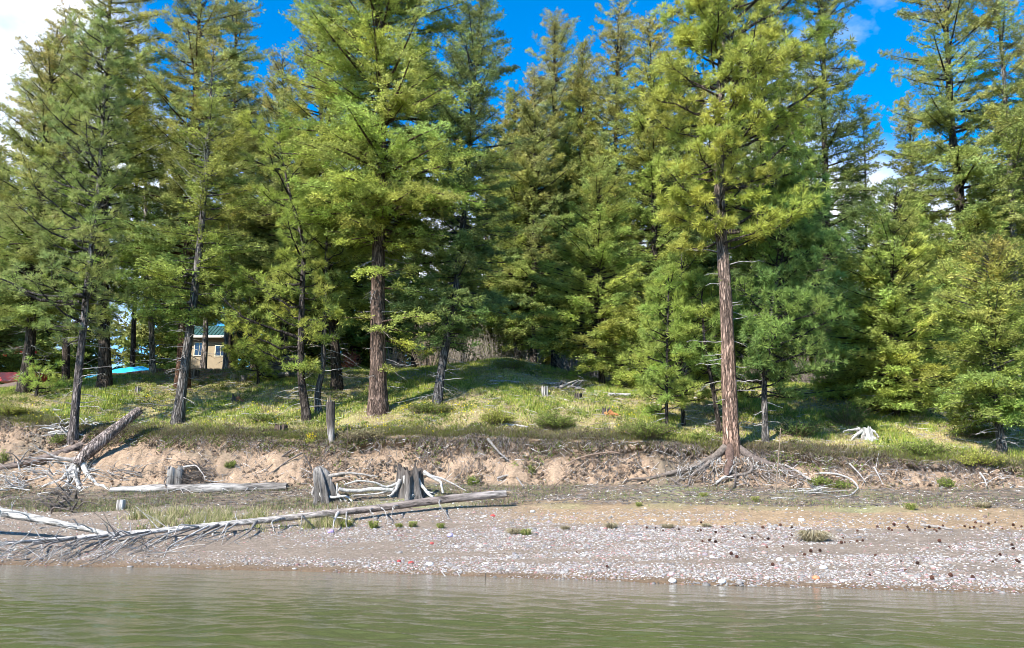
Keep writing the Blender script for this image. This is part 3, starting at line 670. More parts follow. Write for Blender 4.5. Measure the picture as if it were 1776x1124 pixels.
bf('fir with a golden top right of the pointed fir', [(1668, 700), (1672, 560), (1682, 370)], 12, 640, 78, 170, 35, 49, tone='bright')
bf('slim fir between the leaning dark fir and the thick dark trunk', [(898, 650), (897, 400), (893, 150)], 13, 600, 66, 220, 42, 50, tone='mid')
bf('fir filling the space between the cabin and the largest fir', [(440, 660), (436, 400), (430, 150)], 12, 540, 72, 190, 43, 51, tone='olive')
bf('far left fir at the edge of the photo', [(-25, 690), (-20, 500), (-12, 265)], 15, 620, 75, 180, 37, 52, tone='dark')
bf('fir at the right edge behind the pale trunk', [(1810, 720), (1806, 400), (1800, -20)], 16, 600, 95, 200, 38, 53, tone='olive')
bf('dark fir with golden cones left of the slender leaning pine', [(118, 670), (116, 400), (122, 10)], 14, 520, 92, 190, 42, 54, tone='olive', sparse=.15)
bf('bare trunked fir left of the cabin gap', [(232, 650), (235, 500), (240, 0)], 9, 420, 60, 130, 44, 55, tone='mid', sparse=.2)
bf('fir behind the crown of the largest fir', [(720, 650), (722, 400), (735, 60)], 15, 600, 62, 200, 43, 56, tone='dark', sparse=.1)
bf('tall fir rising left of the cabin roof', [(396, 648), (400, 400), (412, -60)], 14, 520, 82, 190, 42, 57, tone='olive', sparse=.1)
bf('fir with a pale lower trunk in front of the cabin corner', [(391, 640), (393, 560), (398, 450), (402, 330)], 9, 520, 42, 80, 39.5, 58, tone='mid', bark=(.36, .3, .26), seg=8)
bf('fir with a lit grey trunk right in front of the cabin window', [(352, 642), (356, 590), (358, 480), (362, 350)], 12, 470, 48, 80, 39.8, 59, tone='mid', bark=(.36, .3, .26), seg=8)
bf('narrow fir top between the pointed olive fir and the tallest one', [(1012, 660), (1012, 400), (1010, 70)], 12, 600, 66, 210, 44, 61, tone='mid')
bf('slender fir just left of the orange barked pine crown', [(1185, 660), (1182, 400), (1176, 70)], 12, 600, 66, 210, 43, 62, tone='olive')
bf('fir with a ragged top left of the thick dark trunk', [(925, 650), (926, 400), (928, 120)], 12, 600, 62, 210, 41, 63, tone='olive')
bf('broad fir behind the bright young fir', [(1385, 680), (1384, 500), (1380, 320)], 10, 640, 66, 150, 42, 60, tone='mid')
# ---- prototypes copied through the forest behind
def proto(seed, Ht, Rm, cb, tone, nb, **k):
    rng = np.random.default_rng(seed); n = 24; z = np.linspace(-.2, Ht, n)
    P = np.stack([.12 * np.sin(z * .4 + seed), .1 * np.cos(z * .3 + seed * 2), z], 1); rad = .17 * (1 - np.clip(z, 0, Ht) / Ht)**.8 + .012
    tr, cw, dd = fir_parts(rng, P, rad, cb, Rm, nb, tone=tone, kl=.24, kw=.075, deadlow=16, bark=DRK, dense=.72, seg=8, mult=1, **k)
    t = thing('forest_fir', 'fir', 'tree', (0, 0, 0), 'firs of the forest behind')
    tr.build('trunk', M['bark'], t, smooth=True); cw.build('crown', M['fol'], t)
    return t
protos = [proto(201, 13, 2.3, 1.0, 'mid', 190), proto(202, 15, 2.2, 3.0, 'dark', 190, sparse=.1), proto(203, 12, 2.0, .8, 'olive', 180), proto(204, 14, 2.4, 2.2, 'dark', 190), proto(205, 9, 1.9, .5, 'mid', 150)]
spots = [(-60, 48, 240, 1), (20, 52, 330, 3), (75, 50, 380, 0), (150, 56, 420, 1), (285, 52, 200, 2), (320, 49, 330, 0), (455, 50, 260, 3), (520, 48, 240, 2), (555, 53, 330, 1), (610, 49, 240, 0), (650, 54, 300, 3), (690, 50, 340, 1),
         (765, 52, 430, 4), (800, 47, 380, 4), (845, 50, 260, 0), (870, 55, 220, 2), (925, 49, 200, 3), (985, 50, 250, 1), (1020, 47, 140, 0), (1050, 54, 360, 4), (1095, 50, 330, 2), (1165, 52, 150, 3), (1200, 47, 280, 0), (1235, 53, 130, 2),
         (1280, 49, 220, 1), (1350, 47, 240, 3), (1400, 52, 200, 0), (1455, 48, 380, 4), (1480, 56, 520, 4), (1530, 47, 430, 2), (1560, 54, 430, 0), (1620, 46, 330, 3), (1650, 52, 400, 1), (1705, 48, 330, 2), (1745, 44, 380, 0), (1800, 46, 200, 1), (1850, 50, 160, 3),
         (-110, 46, 200, 0), (560, 60, 460, 3), (740, 62, 560, 4), (905, 60, 420, 1), (1130, 60, 540, 4), (1330, 60, 420, 0), (1585, 62, 480, 1), (1440, 62, 560, 0), (1700, 60, 420, 3), (60, 62, 520, 4), (340, 62, 480, 1), (420, 60, 500, 0), (650, 64, 520, 0), (1010, 62, 480, 3), (1210, 62, 470, 1), (700, 66, 540, 0), (760, 68, 540, 4), (820, 66, 540, 2), (930, 66, 540, 0), (960, 68, 540, 4), (1080, 67, 540, 2), (1260, 66, 540, 4), (600, 67, 540, 0), (500, 66, 540, 2), (130, 66, 560, 4), (0, 66, 540, 0), (310, 58, 380, 4), (1520, 68, 540, 2), (1620, 67, 540, 0)]
NB = ['behind the red loader', 'behind the slender leaning pine', 'behind the reddish dark trunk', 'right of the cabin', 'behind the bleached snag', 'behind the largest fir', 'right of the brush heap', 'behind the leaning dark fir', 'behind the grassy mound', 'behind the layered young fir', 'left of the pine saplings', 'behind the orange barked pine', 'behind the drooping pine', 'behind the silver stump', 'behind the rugged fir', 'at the right edge']
used = set(); labs = []
for i, (u, y, vt, p) in enumerate(spots):
    b = at(u, 640, y); g = float(Hgt(b[0], y)); Ht = at(u, vt, y)[2] - g; h0 = [13, 15, 12, 14, 9][p]
    s = Ht / h0; r = protos[p]; sx = s * .55 + .55
    reg = int(np.searchsorted([60, 250, 400, 520, 620, 720, 800, 880, 960, 1060, 1160, 1300, 1450, 1570, 1680], u))
    near = 'in far rows ' if y > 57 else 'nearer to the meadow ' if y < 50.5 else 'in middle rows '
    lab = ('tall ' if Ht > 13 else 'short ') + ('dark' if p in (1, 3) else 'green') + ' forest fir ' + near + NB[reg]
    labs.append((lab, u, None))
    if p in used: labs[-1] = (lab, u, dup(r, (b[0], y, g), i * 1.7, (sx, sx, s), lab))
    else:
        labs[-1] = (lab, u, r); used.add(p); r.location = (b[0], y, g); r.rotation_euler = (0, 0, i * 1.7); r.scale = (sx, sx, s); r['label'] = lab

for lab in {l[0] for l in labs}:
    same = sorted([l[1:] for l in labs if l[0] == lab], key=lambda q: q[0])
    if len(same) == 2: same[0][1]['label'] = 'left one of two: ' + lab; same[1][1]['label'] = 'right one of two: ' + lab
# ---------------------------------------------------------------- deadwood
PALE = np.array((.40, .375, .35)); GREYW = np.array((.25, .225, .205)); WHITE = np.array((.46, .44, .41)); DARKW = np.array((.085, .07, .06)); BRNW = np.array((.20, .14, .105))
def gpt(u, v, lift=.0, fwd=.0):
    p = pos(u, v); p[1] -= fwd; p[0] -= fwd * (p[0] / p[1]); p[2] += lift; return p
def ribbon_path(pts, n=None):
    return resample(np.array(pts), n or max(8, len(pts) * 4))
def jagged_end(mb, P, D, r, rng, col, k=7):
    D = unit(D); a = unit(np.cross(D, [0, 0, 1.])); b = np.cross(D, a)
    for i in range(k):
        th = rng.uniform(0, 6.28); o = P + (a * math.cos(th) + b * math.sin(th)) * r * rng.uniform(.2, .85)
        tube(mb, np.array([o - D * .05, o + D * rng.uniform(.03, .2)]), np.array([r * .22, .002]), 4, col, caps=False)
def log(name, label, pts, radpx, col, cat='log', seed=0, seg=16, rough=.12, ring=(.34, .27, .2), group=None, mat='log', n=None, endtop=True):
    """pts: world points; radpx -> radius in metres per point"""
    rng = np.random.default_rng(seed + 300); P = ribbon_path(pts, n); o = P[0].copy()
    d = np.linspace(0, 1, len(radpx)); r = np.interp(np.linspace(0, 1, len(P)), d, radpx)
    t = thing(name, label, cat, o, group); mb = MB()
    cc = np.array(col) * (1 + .25 * (fbm(np.linspace(0, 9, len(P)), seed + .5, o=2) - .5))[:, None] if np.ndim(col) == 1 else np.stack([np.interp(np.linspace(0, 1, len(P)), np.linspace(0, 1, len(col)), np.array([np.array(q_, float) for q_ in col])[:, k_]) for k_ in range(3)], 1)
    tube(mb, P, r, seg, cc, rough=rough, seed=seed)
    for e, sg in ((0, -1), (-1, 1)):
        if r[e] > .06: jagged_end(mb, P[e], (P[e] - P[e + (1 if e == 0 else -1)]), r[e], rng, np.array(ring))
    mb.build('trunk', M[mat], t, origin=o, smooth=True)
    return t, P, r, o
def limb(t, o, pts, r0, r1, col, name='branch', mat='wood', seg=6, sub=0, rng=None, rough=.1):
    mb = MB(); P = ribbon_path(pts)
    if name == 'root': P = P + np.stack([fbm(np.linspace(0, 5, len(P)) + r0 * 99, k_ + 3.5, o=2, seed=k_) - .5 for k_ in range(3)], 1) * np.linspace(0, 1, len(P))[:, None] * min(.22, r0 * 2.2)
    tube(mb, P, r1 + (r0 - r1) * (1 - np.linspace(0, 1, len(P)))**1.3, seg, col, rough=rough, seed=float(P[0, 0]), caps=r1 > .01)
    if sub:
        L = np.linalg.norm(P[-1] - P[0]); D = P[-1] - P[0]
        for k in range(sub):
            i = rng.integers(len(P) // 3, len(P) - 1); s = D / L + rng.normal(0, .55, 3)
            q = P[i] + unit(s) * L * rng.uniform(.15, .4); q[2] = max(q[2], float(Hgt(q[0], q[1])) + .01)
            mid = (P[i] + q) / 2 + rng.normal(0, .03, 3)
            tube(mb, ribbon_path([P[i], mid, q], 5), np.linspace(r0 * .35, .003, 5), 4, col, caps=False)
    return mb.build(name, M[mat], t, origin=o, smooth=True)
rng = np.random.default_rng(77)
# long bleached trunk lying across the beach
LP = [(878, 856, 20.3), (780, 865, 20.2), (650, 882, 19.8), (500, 898, 19.2), (380, 910, 18.7), (270, 921, 18.2), (180, 929, 17.8), (90, 936, 17.4), (0, 943, 17.0), (-110, 955, 16.6)]
pts = [at(u, v, y) for u, v, y in LP]; rd = [q * y / F for q, (_, _, y) in zip([6.4, 6.9, 6.3, 5.8, 5.4, 5.0, 4.4, 3.6, 3.0, 2.0], LP)]
cl = [np.array((.30, .27, .25)), (.17, .14, .125), (.19, .155, .135), (.24, .20, .18), (.34, .30, .27), (.40, .37, .34), (.42, .39, .36), (.40, .37, .34), (.36, .33, .31), (.36, .33, .31)]
t, LPp, LPr, lo = log('fallen_tree', 'long bleached fallen tree with dead limbs lying across the beach to the water', pts, rd, cl, 'fallen tree', seed=1, rough=.05, n=60, seg=20)
au = [i for i in range(len(LPp))]
def on_log(u):
    uu = W / 2 + F * LPp[:, 0] / (LPp[:, 1] * math.cos(PITCH) + (LPp[:, 2] - EYE) * math.sin(PITCH))
    k = int(np.argmin(np.abs(uu - u))); return LPp[k], LPr[k]
for (u, du, v2, w, sb) in [(20, -55, 975, 3, 3), (60, -70, 978, 3.6, 4), (75, -30, 985, 2, 2), (110, -70, 972, 2.6, 3), (130, -85, 976, 4.4, 4), (160, -60, 970, 2.6, 3), (185, -75, 972, 3, 4), (205, -90, 978, 3, 3), (222, -60, 968, 3.4, 4), (240, -85, 974, 2.8, 4),
                           (262, -70, 962, 3.6, 4), (285, -110, 975, 2.6, 5), (300, -55, 955, 3, 3), (322, -40, 946, 4, 3), (345, -50, 943, 2.6, 3), (374, -42, 942, 4.6, 2), (400, -24, 940, 4, 2), (418, -34, 946, 2.2, 2), (440, -45, 946, 4.2, 4),
                           (497, -18, 930, 4, 2), (532, -12, 926, 3.4, 3), (585, -8, 928, 4.4, 2), (598, 6, 922, 2.4, 1), (640, 14, 908, 2.4, 3), (655, 18, 912, 2, 2), (690, -12, 906, 2.4, 1), (765, 18, 905, 2.4, 2), (45, -60, 962, 2.2, 3), (150, -110, 982, 2.4, 4), (350, -130, 966, 2.4, 5)] + [(u_, -60 - 50 * rng.random(), 960 + 24 * rng.random(), 2.6, 5) for u_ in range(20, 420, 34)]:
    p, r = on_log(u); g = gpt(u + du, v2, .015); g[1] = min(g[1], p[1] - .1)
    g = at(u + du, v2, g[1]); g[2] = max(g[2], float(Hgt(g[0], g[1])) + .01)
    m = p * .5 + g * .5 + np.array([rng.normal(0, .13), -.15 + rng.normal(0, .15), .10 + rng.normal(0, .09)])
    limb(t, lo, [p + (g - p) * .01, p * .8 + m * .2 + np.array([0, -.05, .0]), m, g], w * p[1] / F * .8, .005, PALE * rng.uniform(.35, 1.25), sub=sb, rng=rng)
for (u, du, dv, w) in [(30, 20, -34, 2), (70, -22, -22, 2.5), (95, 8, -26, 2), (215, -4, -18, 2.4), (340, 6, -18, 2), (420, -6, -22, 2.2), (590, -4, -12, 2), (270, -46, -38, 2), (300, -60, -32, 1.6)]:
    p, r = on_log(u); q = at(u + du, (Hh / 2 - F * 0) and 0 or 0, p[1]) if False else p + np.array([du * p[1] / F, .12, -dv * p[1] / F])
    limb(t, lo, [p, (p + q) / 2 + rng.normal(0, .02, 3), q], w * p[1] / F * .6, .004, PALE * .8, sub=1, rng=rng)
# white trunk behind it at far left
L2 = [(-90, 872, 18.6), (0, 888, 18.4), (80, 903, 18.2), (150, 918, 18.0), (215, 931, 17.9)]
t, P2, r2, o2 = log('fallen_tree', 'chalk white fallen trunk with thin twigs at the far left of the beach', [at(*q) for q in L2], [.11, .10, .085, .065, .025], WHITE * .8, 'fallen tree', seed=2, rough=.12, n=26)
for i in range(22):
    k = rng.integers(2, 25); p = P2[k]; q = p + np.array([rng.uniform(-.9, .25), rng.uniform(-.7, .1), rng.uniform(-.1, .35)])
    q[2] = max(q[2], float(Hgt(q[0], q[1])) + .02)
    limb(t, o2, [p, (p + q) / 2 + [0, 0, .06], q], .018, .004, WHITE * rng.uniform(.6, 1.05), sub=3, rng=rng)
# snapped-off log leaning on its roots
yb = pos(135, 800)[1] - .25
A = [at(133, 806, yb - .15), at(139, 797, yb - .08), at(150, 786, yb), at(185, 757, yb + .35), at(215, 732, yb + .7), at(243, 711, yb + .95)]
t, P3, r3, o3 = log('snapped_log', 'thick reddish snapped-off log leaning up to the right on splayed white roots', A, [.13, .21, .20, .17, .15, .14], (.36, .29, .26), 'log', seed=3, rough=.22, seg=22, mat='bark', ring=(.5, .4, .28), n=26)
for (pp, r0, r1, c) in [([(136, 798), (128, 812), (130, 828), (137, 850)], .10, .045, WHITE), ([(142, 800), (150, 822), (165, 838), (180, 844)], .10, .04, WHITE), ([(134, 802), (112, 826), (95, 838), (74, 842)], .11, .03, PALE * 1.1), ([(132, 810), (118, 834), (102, 850)], .10, .03, PALE * 1.1),
                        ([(134, 799), (110, 796), (80, 786), (62, 778)], .08, .02, GREYW * 1.2), ([(132, 796), (105, 798), (70, 795), (50, 792)], .06, .02, GREYW * 1.3), ([(138, 806), (132, 826), (118, 848), (112, 858)], .04, .015, PALE), ([(130, 803), (100, 815), (70, 818), (40, 812)], .05, .012, PALE), ([(150, 815), (170, 812), (186, 818)], .05, .015, PALE)]:
    q = [at(u, v, min(yb - .12 * i, pos(u, v)[1] - .05)) for i, (u, v) in enumerate(pp)]
    limb(t, o3, q, r0, r1, c, name='root', seg=9, sub=2, rng=rng, rough=.25)
# brown trunk lying on the bank, root plate to the right
q = [at(u, v, pos(u, v)[1] - .1) for (u, v) in [(-70, 822), (0, 812), (60, 799), (110, 786), (146, 770)]]
t, P4, r4, o4 = log('fallen_log', 'grey brown trunk lying against the bank at the far left, torn root plate uphill', q, [.08, .09, .105, .12, .13], (.17, .13, .11), 'log', seed=4, rough=.14, n=24)
for i in range(16):
    a = rng.uniform(0, 6.28); e = P4[-1] + np.array([math.cos(a) * .5 + .15, rng.uniform(-.3, .2), math.sin(a) * .38])
    limb(t, o4, [P4[-2], (P4[-1] + e) / 2, e], .05, .008, BRNW * rng.uniform(.6, 1.5), name='root', sub=2, rng=rng)
# tangle of dead roots below
def tangle(name, label, cx, cv, wpx, hpx, n, col, seed, cat='roots', fwd=.1, rmax=.03, arch=.25):
    r_ = np.random.default_rng(seed); o = gpt(cx, cv); mb = MB()
    for i in range(n):
        u = cx + r_.uniform(-.5, .5) * wpx; v = cv - r_.uniform(0, 1) * hpx
        p = gpt(u, v, .02, fwd); L = r_.uniform(.25, 1.0); a = r_.uniform(0, 6.28)
        D = np.array([math.cos(a), -.25 + .3 * math.sin(a), r_.uniform(-.3, .45)]) * L
        q = p + D; q[2] = max(q[2], float(Hgt(q[0], q[1])) + .01); m = (p + q) / 2 + np.array([r_.normal(0, .12), -.1, r_.uniform(0, arch)])
        tube(mb, ribbon_path([p, m, q], 8), np.linspace(r_.uniform(.2, 1) * rmax, .004, 8), 5, np.array(col) * r_.uniform(.5, 1.35), caps=False)
    ob = mb.build(name, M['wood'], origin=o, smooth=True); return tag(ob, label, cat)
tangle('root_tangle', 'tangle of grey dead roots at the bank foot under the lying brown trunk', 85, 862, 150, 60, 90, PALE, 1)
tangle('root_tangle', 'dark driftwood roots on the sand left of the small cut stump', 112, 892, 60, 34, 40, DARKW * 1.5, 2, rmax=.05)
tangle('root_tangle', 'thin bare roots fanning over the sand right of the snapped-off log', 212, 835, 80, 28, 34, GREYW * 1.2, 3, rmax=.022, arch=.1)
tangle('root_tangle', 'pale dry brush lying at the far left under the trunk', 10, 850, 70, 20, 26, PALE * 1.1, 4, rmax=.02)
tangle('root_tangle', 'silvery split driftwood slabs behind the slender leaning pine', 108, 758, 50, 20, 26, PALE, 5, rmax=.06, arch=.1)
tangle('root_tangle', 'white antler shaped driftwood at the foot of the slender leaning pine', 150, 742, 30, 14, 12, WHITE, 6, rmax=.05, arch=.12)
# horizontal rotten log at the bank foot
q = [at(u, v, pos(u, v + 5)[1] - .02) for (u, v) in [(192, 850), (260, 849), (330, 848), (400, 847), (450, 846), (498, 844)]]
t, P5, r5, o5 = log('rotten_log', 'grey and white rotten log lying flat at the bank foot on the left', q, [.09, .14, .13, .15, .15, .12], [PALE * .9, PALE, GREYW * .8, PALE * .8, GREYW * .6, GREYW * .8], 'log', seed=5, rough=.5, n=40, mat='log')
for i in range(12):
    k = rng.integers(2, 38); p = P5[k]; e = p + np.array([rng.normal(0, .3), -.25 - .2 * rng.random(), -.05]); e[2] = float(Hgt(e[0], e[1])) + .02
    limb(t, o5, [p, (p + e) / 2 + [0, 0, .06], e], .02, .006, PALE * rng.uniform(.7, 1.2))
e0 = at(292, 856, P5[10][1] - .15); limb(t, o5, [e0, e0 + [-.06, 0, .15], e0 + [-.16, 0, .34], e0 + [-.05, 0, .5]], .035, .015, DARKW * 1.8)
# ---------------------------------------------------------------- stumps
def stump(name, label, u, v, wpx, hpx, col, seed=0, flare=.9, lean=(0, 0), roots=(), jag=.25, top=None, fl=.22, depth=None, dome=False, cat='stump', moss=None):
    r_ = np.random.default_rng(seed + 900); o = pos(u, v) if depth is None else at(u, v, depth); y = o[1]; k_ = y / F
    hw = wpx * .5 * k_; H_ = hpx * k_; n, sg = 26, 44; mb = MB()
    th = np.linspace(0, 2 * math.pi, sg, endpoint=False)
    rim = 1 - jag * fbm(np.cos(th) * 1.8 + seed, np.sin(th) * 1.8, o=3, seed=4) - jag * .5 * r_.random(sg) - jag * .7 * (np.abs(np.sin(th * 4 + seed)) - .5)
    s = np.linspace(0, 1, n)[:, None]; hh = s * rim[None] * H_
    fl_ = fbm(np.cos(th) * 3 + seed, np.sin(th) * 3, 1.0, 3, seed=7)[None] - .5; ridge = np.abs(np.sin(th * 2.0 + seed + 6 * fbm(np.cos(th) * 1.6 + seed, np.sin(th) * 1.6, o=3, seed=8)))[None] - .5
    rr = hw * (1 + flare * np.exp(-s * 4.2) * (1 + 1.7 * ridge)) * (1 + fl * 3.2 * fl_ + fl * .8 * ridge)
    rr = rr * (1 + .05 * (fbm(th[None] * 5, s * 3, o=3, seed=3) - .5))
    if dome: rr = rr * np.sqrt(np.clip(1.02 - s**6, 0, 1))
    X = rr * np.cos(th) + lean[0] * s * H_; Y = rr * np.sin(th) + lean[1] * s * H_; Z = hh - .45 * (1 - s)**2
    V = np.stack([X, Y, Z], -1)
    c = np.array(col)[None, None] * (.25 + 1.25 * fbm(np.cos(th)[None] * 7, s * 1.2 + np.sin(th)[None] * 7, seed * 1.0, 4, seed=5) + .55 * ridge)[..., None]
    if top is not None: c = c * (1 - s[..., None]**2) + np.array(top) * s[..., None]**2
    i = np.arange(n - 1)[:, None] * sg; j = np.arange(sg)[None]; j2 = (j + 1) % sg
    Fc = np.stack([i + j, i + j2, i + sg + j2, i + sg + j], -1).reshape(-1, 4)
    mb.add(V.reshape(-1, 3), Fc, c.reshape(-1, 3))
    # hollow heart
    inn = V[-1] * [1, 1, 1]; cen = inn.mean(0); r1_ = cen + (inn - cen) * [.72, .72, 1] - [0, 0, .03]; r2_ = cen + (inn - cen) * [.5, .5, .2] - [0, 0, H_ * (.0 if dome else .22)]
    VV = np.concatenate([inn, r1_, r2_, [r2_.mean(0)]]); jj = np.arange(sg); jn = (jj + 1) % sg
    mb.add(VV, np.concatenate([np.stack([jj, jn, sg + jn, sg + jj], 1), np.stack([sg + jj, sg + jn, 2 * sg + jn, 2 * sg + jj], 1)]), np.array(top if top is not None else col) * .7)
    mb.add(VV, np.stack([2 * sg + jj, 2 * sg + jn, np.full(sg, 3 * sg)], 1), np.array(col) * .5)
    t = thing(name, label, cat, o); mb.build('trunk', M['stump'], t, smooth=True)
    for (pp, r0, r1, cc) in roots:
        q = []
        for a, (uu, vv) in enumerate(pp):
            w_ = at(uu, vv, y - .10 - .07 * a); w_[2] = max(w_[2], float(Hgt(w_[0], w_[1])) + r1 * .5); q.append(w_)
        limb(t, o, q, r0, r1, cc, name='root', seg=9, sub=1, rng=r_, rough=.2)
    return t
stump('stump', 'tall fluted silver stump with white arching roots behind the long fallen tree', 711, 856, 36, 56, GREYW * .6, 1, flare=.85, jag=.35, top=DARKW * 1.2, depth=21.6, fl=.32,
      roots=[([(703, 826), (704, 840), (708, 856), (716, 862)], .07, .05, WHITE), ([(720, 824), (730, 842), (742, 856), (752, 862)], .06, .035, WHITE), ([(735, 818), (752, 830), (764, 836), (768, 854)], .055, .03, PALE), ([(735, 822), (768, 830), (790, 842), (808, 852)], .035, .012, PALE),
             ([(694, 832), (688, 848), (676, 860)], .06, .03, PALE), ([(690, 838), (670, 846), (650, 836), (620, 834), (596, 842)], .035, .02, WHITE * .9), ([(682, 850), (655, 848), (620, 852), (588, 848)], .06, .05, WHITE * .85), ([(684, 846), (660, 856), (610, 860)], .03, .015, PALE), ([(716, 828), (716, 845), (722, 858)], .05, .03, GREYW)])
stump('stump', 'leaning rounded grey stump on white curved roots, left of the tall fluted stump', 573, 860, 27, 52, GREYW * .32, 2, flare=.8, jag=.08, lean=(-.42, 0), dome=True, top=PALE * .55, depth=21.8,
      roots=[([(548, 848), (556, 860), (580, 864), (600, 860), (612, 874)], .05, .025, WHITE * 1.05), ([(560, 852), (566, 864), (562, 872)], .05, .03, WHITE), ([(580, 852), (590, 862), (600, 872)], .05, .02, PALE), ([(570, 826), (600, 820), (630, 824), (655, 826)], .05, .02, GREYW * 1.1), ([(575, 835), (600, 830), (620, 842)], .05, .02, BRNW), ([(585, 838), (584, 856), (592, 872)], .022, .01, WHITE), ([(540, 812), (532, 796), (526, 788)], .03, .01, DARKW * 1.6), ([(546, 846), (540, 858), (552, 868)], .05, .02, GREYW)])
stump('stump', 'low dark stump with a ball of tangled roots behind the rotten log', 302, 842, 26, 36, GREYW * .45, 3, flare=.5, jag=.25, top=PALE * .8, roots=[([(318, 810), (340, 806), (352, 822), (356, 834)], .03, .012, PALE), ([(300, 836), (290, 848), (284, 858)], .03, .01, GREYW * 1.2), ([(352, 830), (372, 836), (392, 832)], .015, .008, PALE)])
tangle('root_ball', 'dark matted root ball right of the low dark stump', 336, 842, 44, 34, 130, DARKW * 1.7, 8, rmax=.018, arch=.3)
stump('stump', 'small pale cut stump standing on the sand behind the long fallen tree', 209, 884, 14, 17, PALE * 1.1, 4, flare=.25, jag=.05, fl=.06)
stump('stump', 'bright silver stump with splayed roots on the meadow at the right', 1500, 760, 20, 24, WHITE * .85, 5, flare=1.5, jag=.35,
      roots=[([(1494, 748), (1484, 756), (1474, 764)], .06, .02, WHITE), ([(1502, 748), (1512, 756), (1522, 762)], .06, .02, WHITE), ([(1508, 744), (1518, 750), (1524, 758)], .05, .02, PALE), ([(1490, 744), (1478, 746), (1462, 748)], .05, .015, PALE), ([(1499, 750), (1498, 758), (1494, 766)], .06, .02, GREYW)])
stump('stump', 'small upright grey stump in the shaded grass of the central meadow', 944, 686, 11, 18, PALE * .8, 6, flare=.3, jag=.2)
stump('stump', 'burnt black stump right of the small upright grey stump', 1003, 692, 12, 14, DARKW, 7, flare=.8, jag=.5)
stump('stump', 'pointed dark splinter of a stump with orange rotten wood in the middle meadow', 1052, 720, 13, 20, DARKW * 1.3, 8, flare=1.2, jag=.7, roots=[([(1056, 714), (1066, 720), (1078, 722)], .09, .04, (.36, .15, .06)), ([(1050, 716), (1054, 722), (1062, 724)], .06, .03, (.42, .2, .08))])
stump('stump', 'dark pointed stump with red rotten wood on the left meadow', 409, 696, 11, 16, DARKW * 1.1, 9, flare=1.0, jag=.6, roots=[([(412, 690), (418, 694), (424, 697)], .07, .03, (.28, .12, .06))])
stump('stump', 'low dark brown stump at the bank top left of the bleached snag', 487, 748, 20, 14, BRNW * .6, 10, flare=.5, jag=.3)
stump('stump', 'small grey brown stump in the grass right of the straight dark trunk', 239, 680, 10, 12, GREYW * .8, 11, flare=.9, jag=.4)
stump('stump', 'cut stump with pale top near the dark wood pile', 405, 660, 9, 11, GREYW, 12, flare=.3, jag=.05, top=(.42, .33, .22))
stump('stump', 'shaded cut stump directly beside the dark wood pile', 422, 662, 9, 11, GREYW * .7, 13, flare=.3, jag=.05)
stump('stump', 'squat mossy dark stump at the foot of the cabin trees', 337, 656, 13, 16, DARKW * 1.3, 14, flare=.3, jag=.1)
# bleached snag at the bank edge
o = pos(574, 768); y = o[1]
t, P, r, o = log('snag', 'burnt and bleached hollow snag standing at the bank edge', [at(u, v, y) for u, v in [(577, 800), (576, 776), (574, 750), (573, 720), (573, 697)]], [.04, .07, .12, .135, .12], [DARKW * 1.5, (.16, .09, .06), PALE * .75, DARKW * 1.6, DARKW * .8, DARKW * .8], 'snag', seed=9, rough=.35, n=22, mat='stump')
for pp in ([(578, 784), (584, 800), (576, 818)], [(574, 784), (568, 802), (560, 816)], [(580, 770), (596, 788), (604, 806)]):
    limb(t, o, [at(u, v, y - .12) for u, v in pp], .03, .01, GREYW, name='root')
# bare roots of the big pine
PR = []
for (pp, r0, r1, c) in [([(1258, 776), (1238, 794), (1196, 812), (1150, 824), (1118, 830), (1090, 832)], .12, .03, (.15, .12, .10)), ([(1252, 782), (1228, 804), (1206, 818), (1194, 836), (1190, 846)], .08, .02, (.17, .14, .12)),
                        ([(1268, 780), (1271, 798), (1267, 816), (1256, 830), (1240, 838)], .075, .035, (.40, .36, .33)), ([(1282, 778), (1308, 796), (1336, 804), (1358, 812), (1392, 830), (1410, 834)], .12, .025, (.14, .11, .095)),
                        ([(1290, 786), (1306, 810), (1300, 822), (1270, 826), (1238, 836)], .05, .035, (.17, .14, .12)), ([(1266, 775), (1265, 800), (1263, 826)], .17, .07, (.11, .07, .055)), ([(1340, 806), (1360, 806), (1390, 820), (1405, 832)], .035, .012, (.33, .29, .26)),
                        ([(1275, 800), (1276, 826), (1272, 846), (1262, 858)], .045, .015, (.10, .08, .07)), ([(1295, 800), (1306, 826), (1320, 846)], .03, .01, (.22, .19, .17)), ([(1230, 804), (1218, 826), (1224, 840)], .035, .01, (.25, .21, .19)), ([(1215, 812), (1190, 820), (1170, 838), (1168, 846)], .03, .012, (.2, .17, .15)), ([(1325, 806), (1334, 824), (1336, 838)], .035, .012, (.3, .27, .24)), ([(1246, 790), (1240, 815), (1246, 828)], .03, .01, (.3, .27, .24))]:
    q = []
    for a, (uu, vv) in enumerate(pp):
        yy = bY - .05 - .16 * a if a < 3 else 99
        q.append(at(uu, vv, min(yy, pos(uu, vv)[1] - .05) if a else bY - .1))
    limb(bp, bbase, q, r0, r1, c, name='root', mat='wood', seg=10, rough=.25, rng=rng)
mb = MB()
for i in range(22):
    sg = rng.choice([-1, 1]); u = 1268 + sg * rng.uniform(2, 20); e = 1268 + sg * rng.uniform(25, 120); v0 = 790 + rng.uniform(-4, 12); v1 = 822 + rng.uniform(-6, 22)
    q = [at(u, v0 - 6, bY - .1), at((u + e) / 2, (v0 + v1) / 2 - 5, bY - .28), gpt((u * .3 + e * .7), v1 - 8, 0, .12), gpt(e, v1, 0, .06)]
    limb(bp, bbase, q, rng.uniform(.02, .055), .008, np.array((.26, .22, .19)) * rng.uniform(.4, 1.2), name='root', seg=7, rough=.25, sub=1, rng=rng)
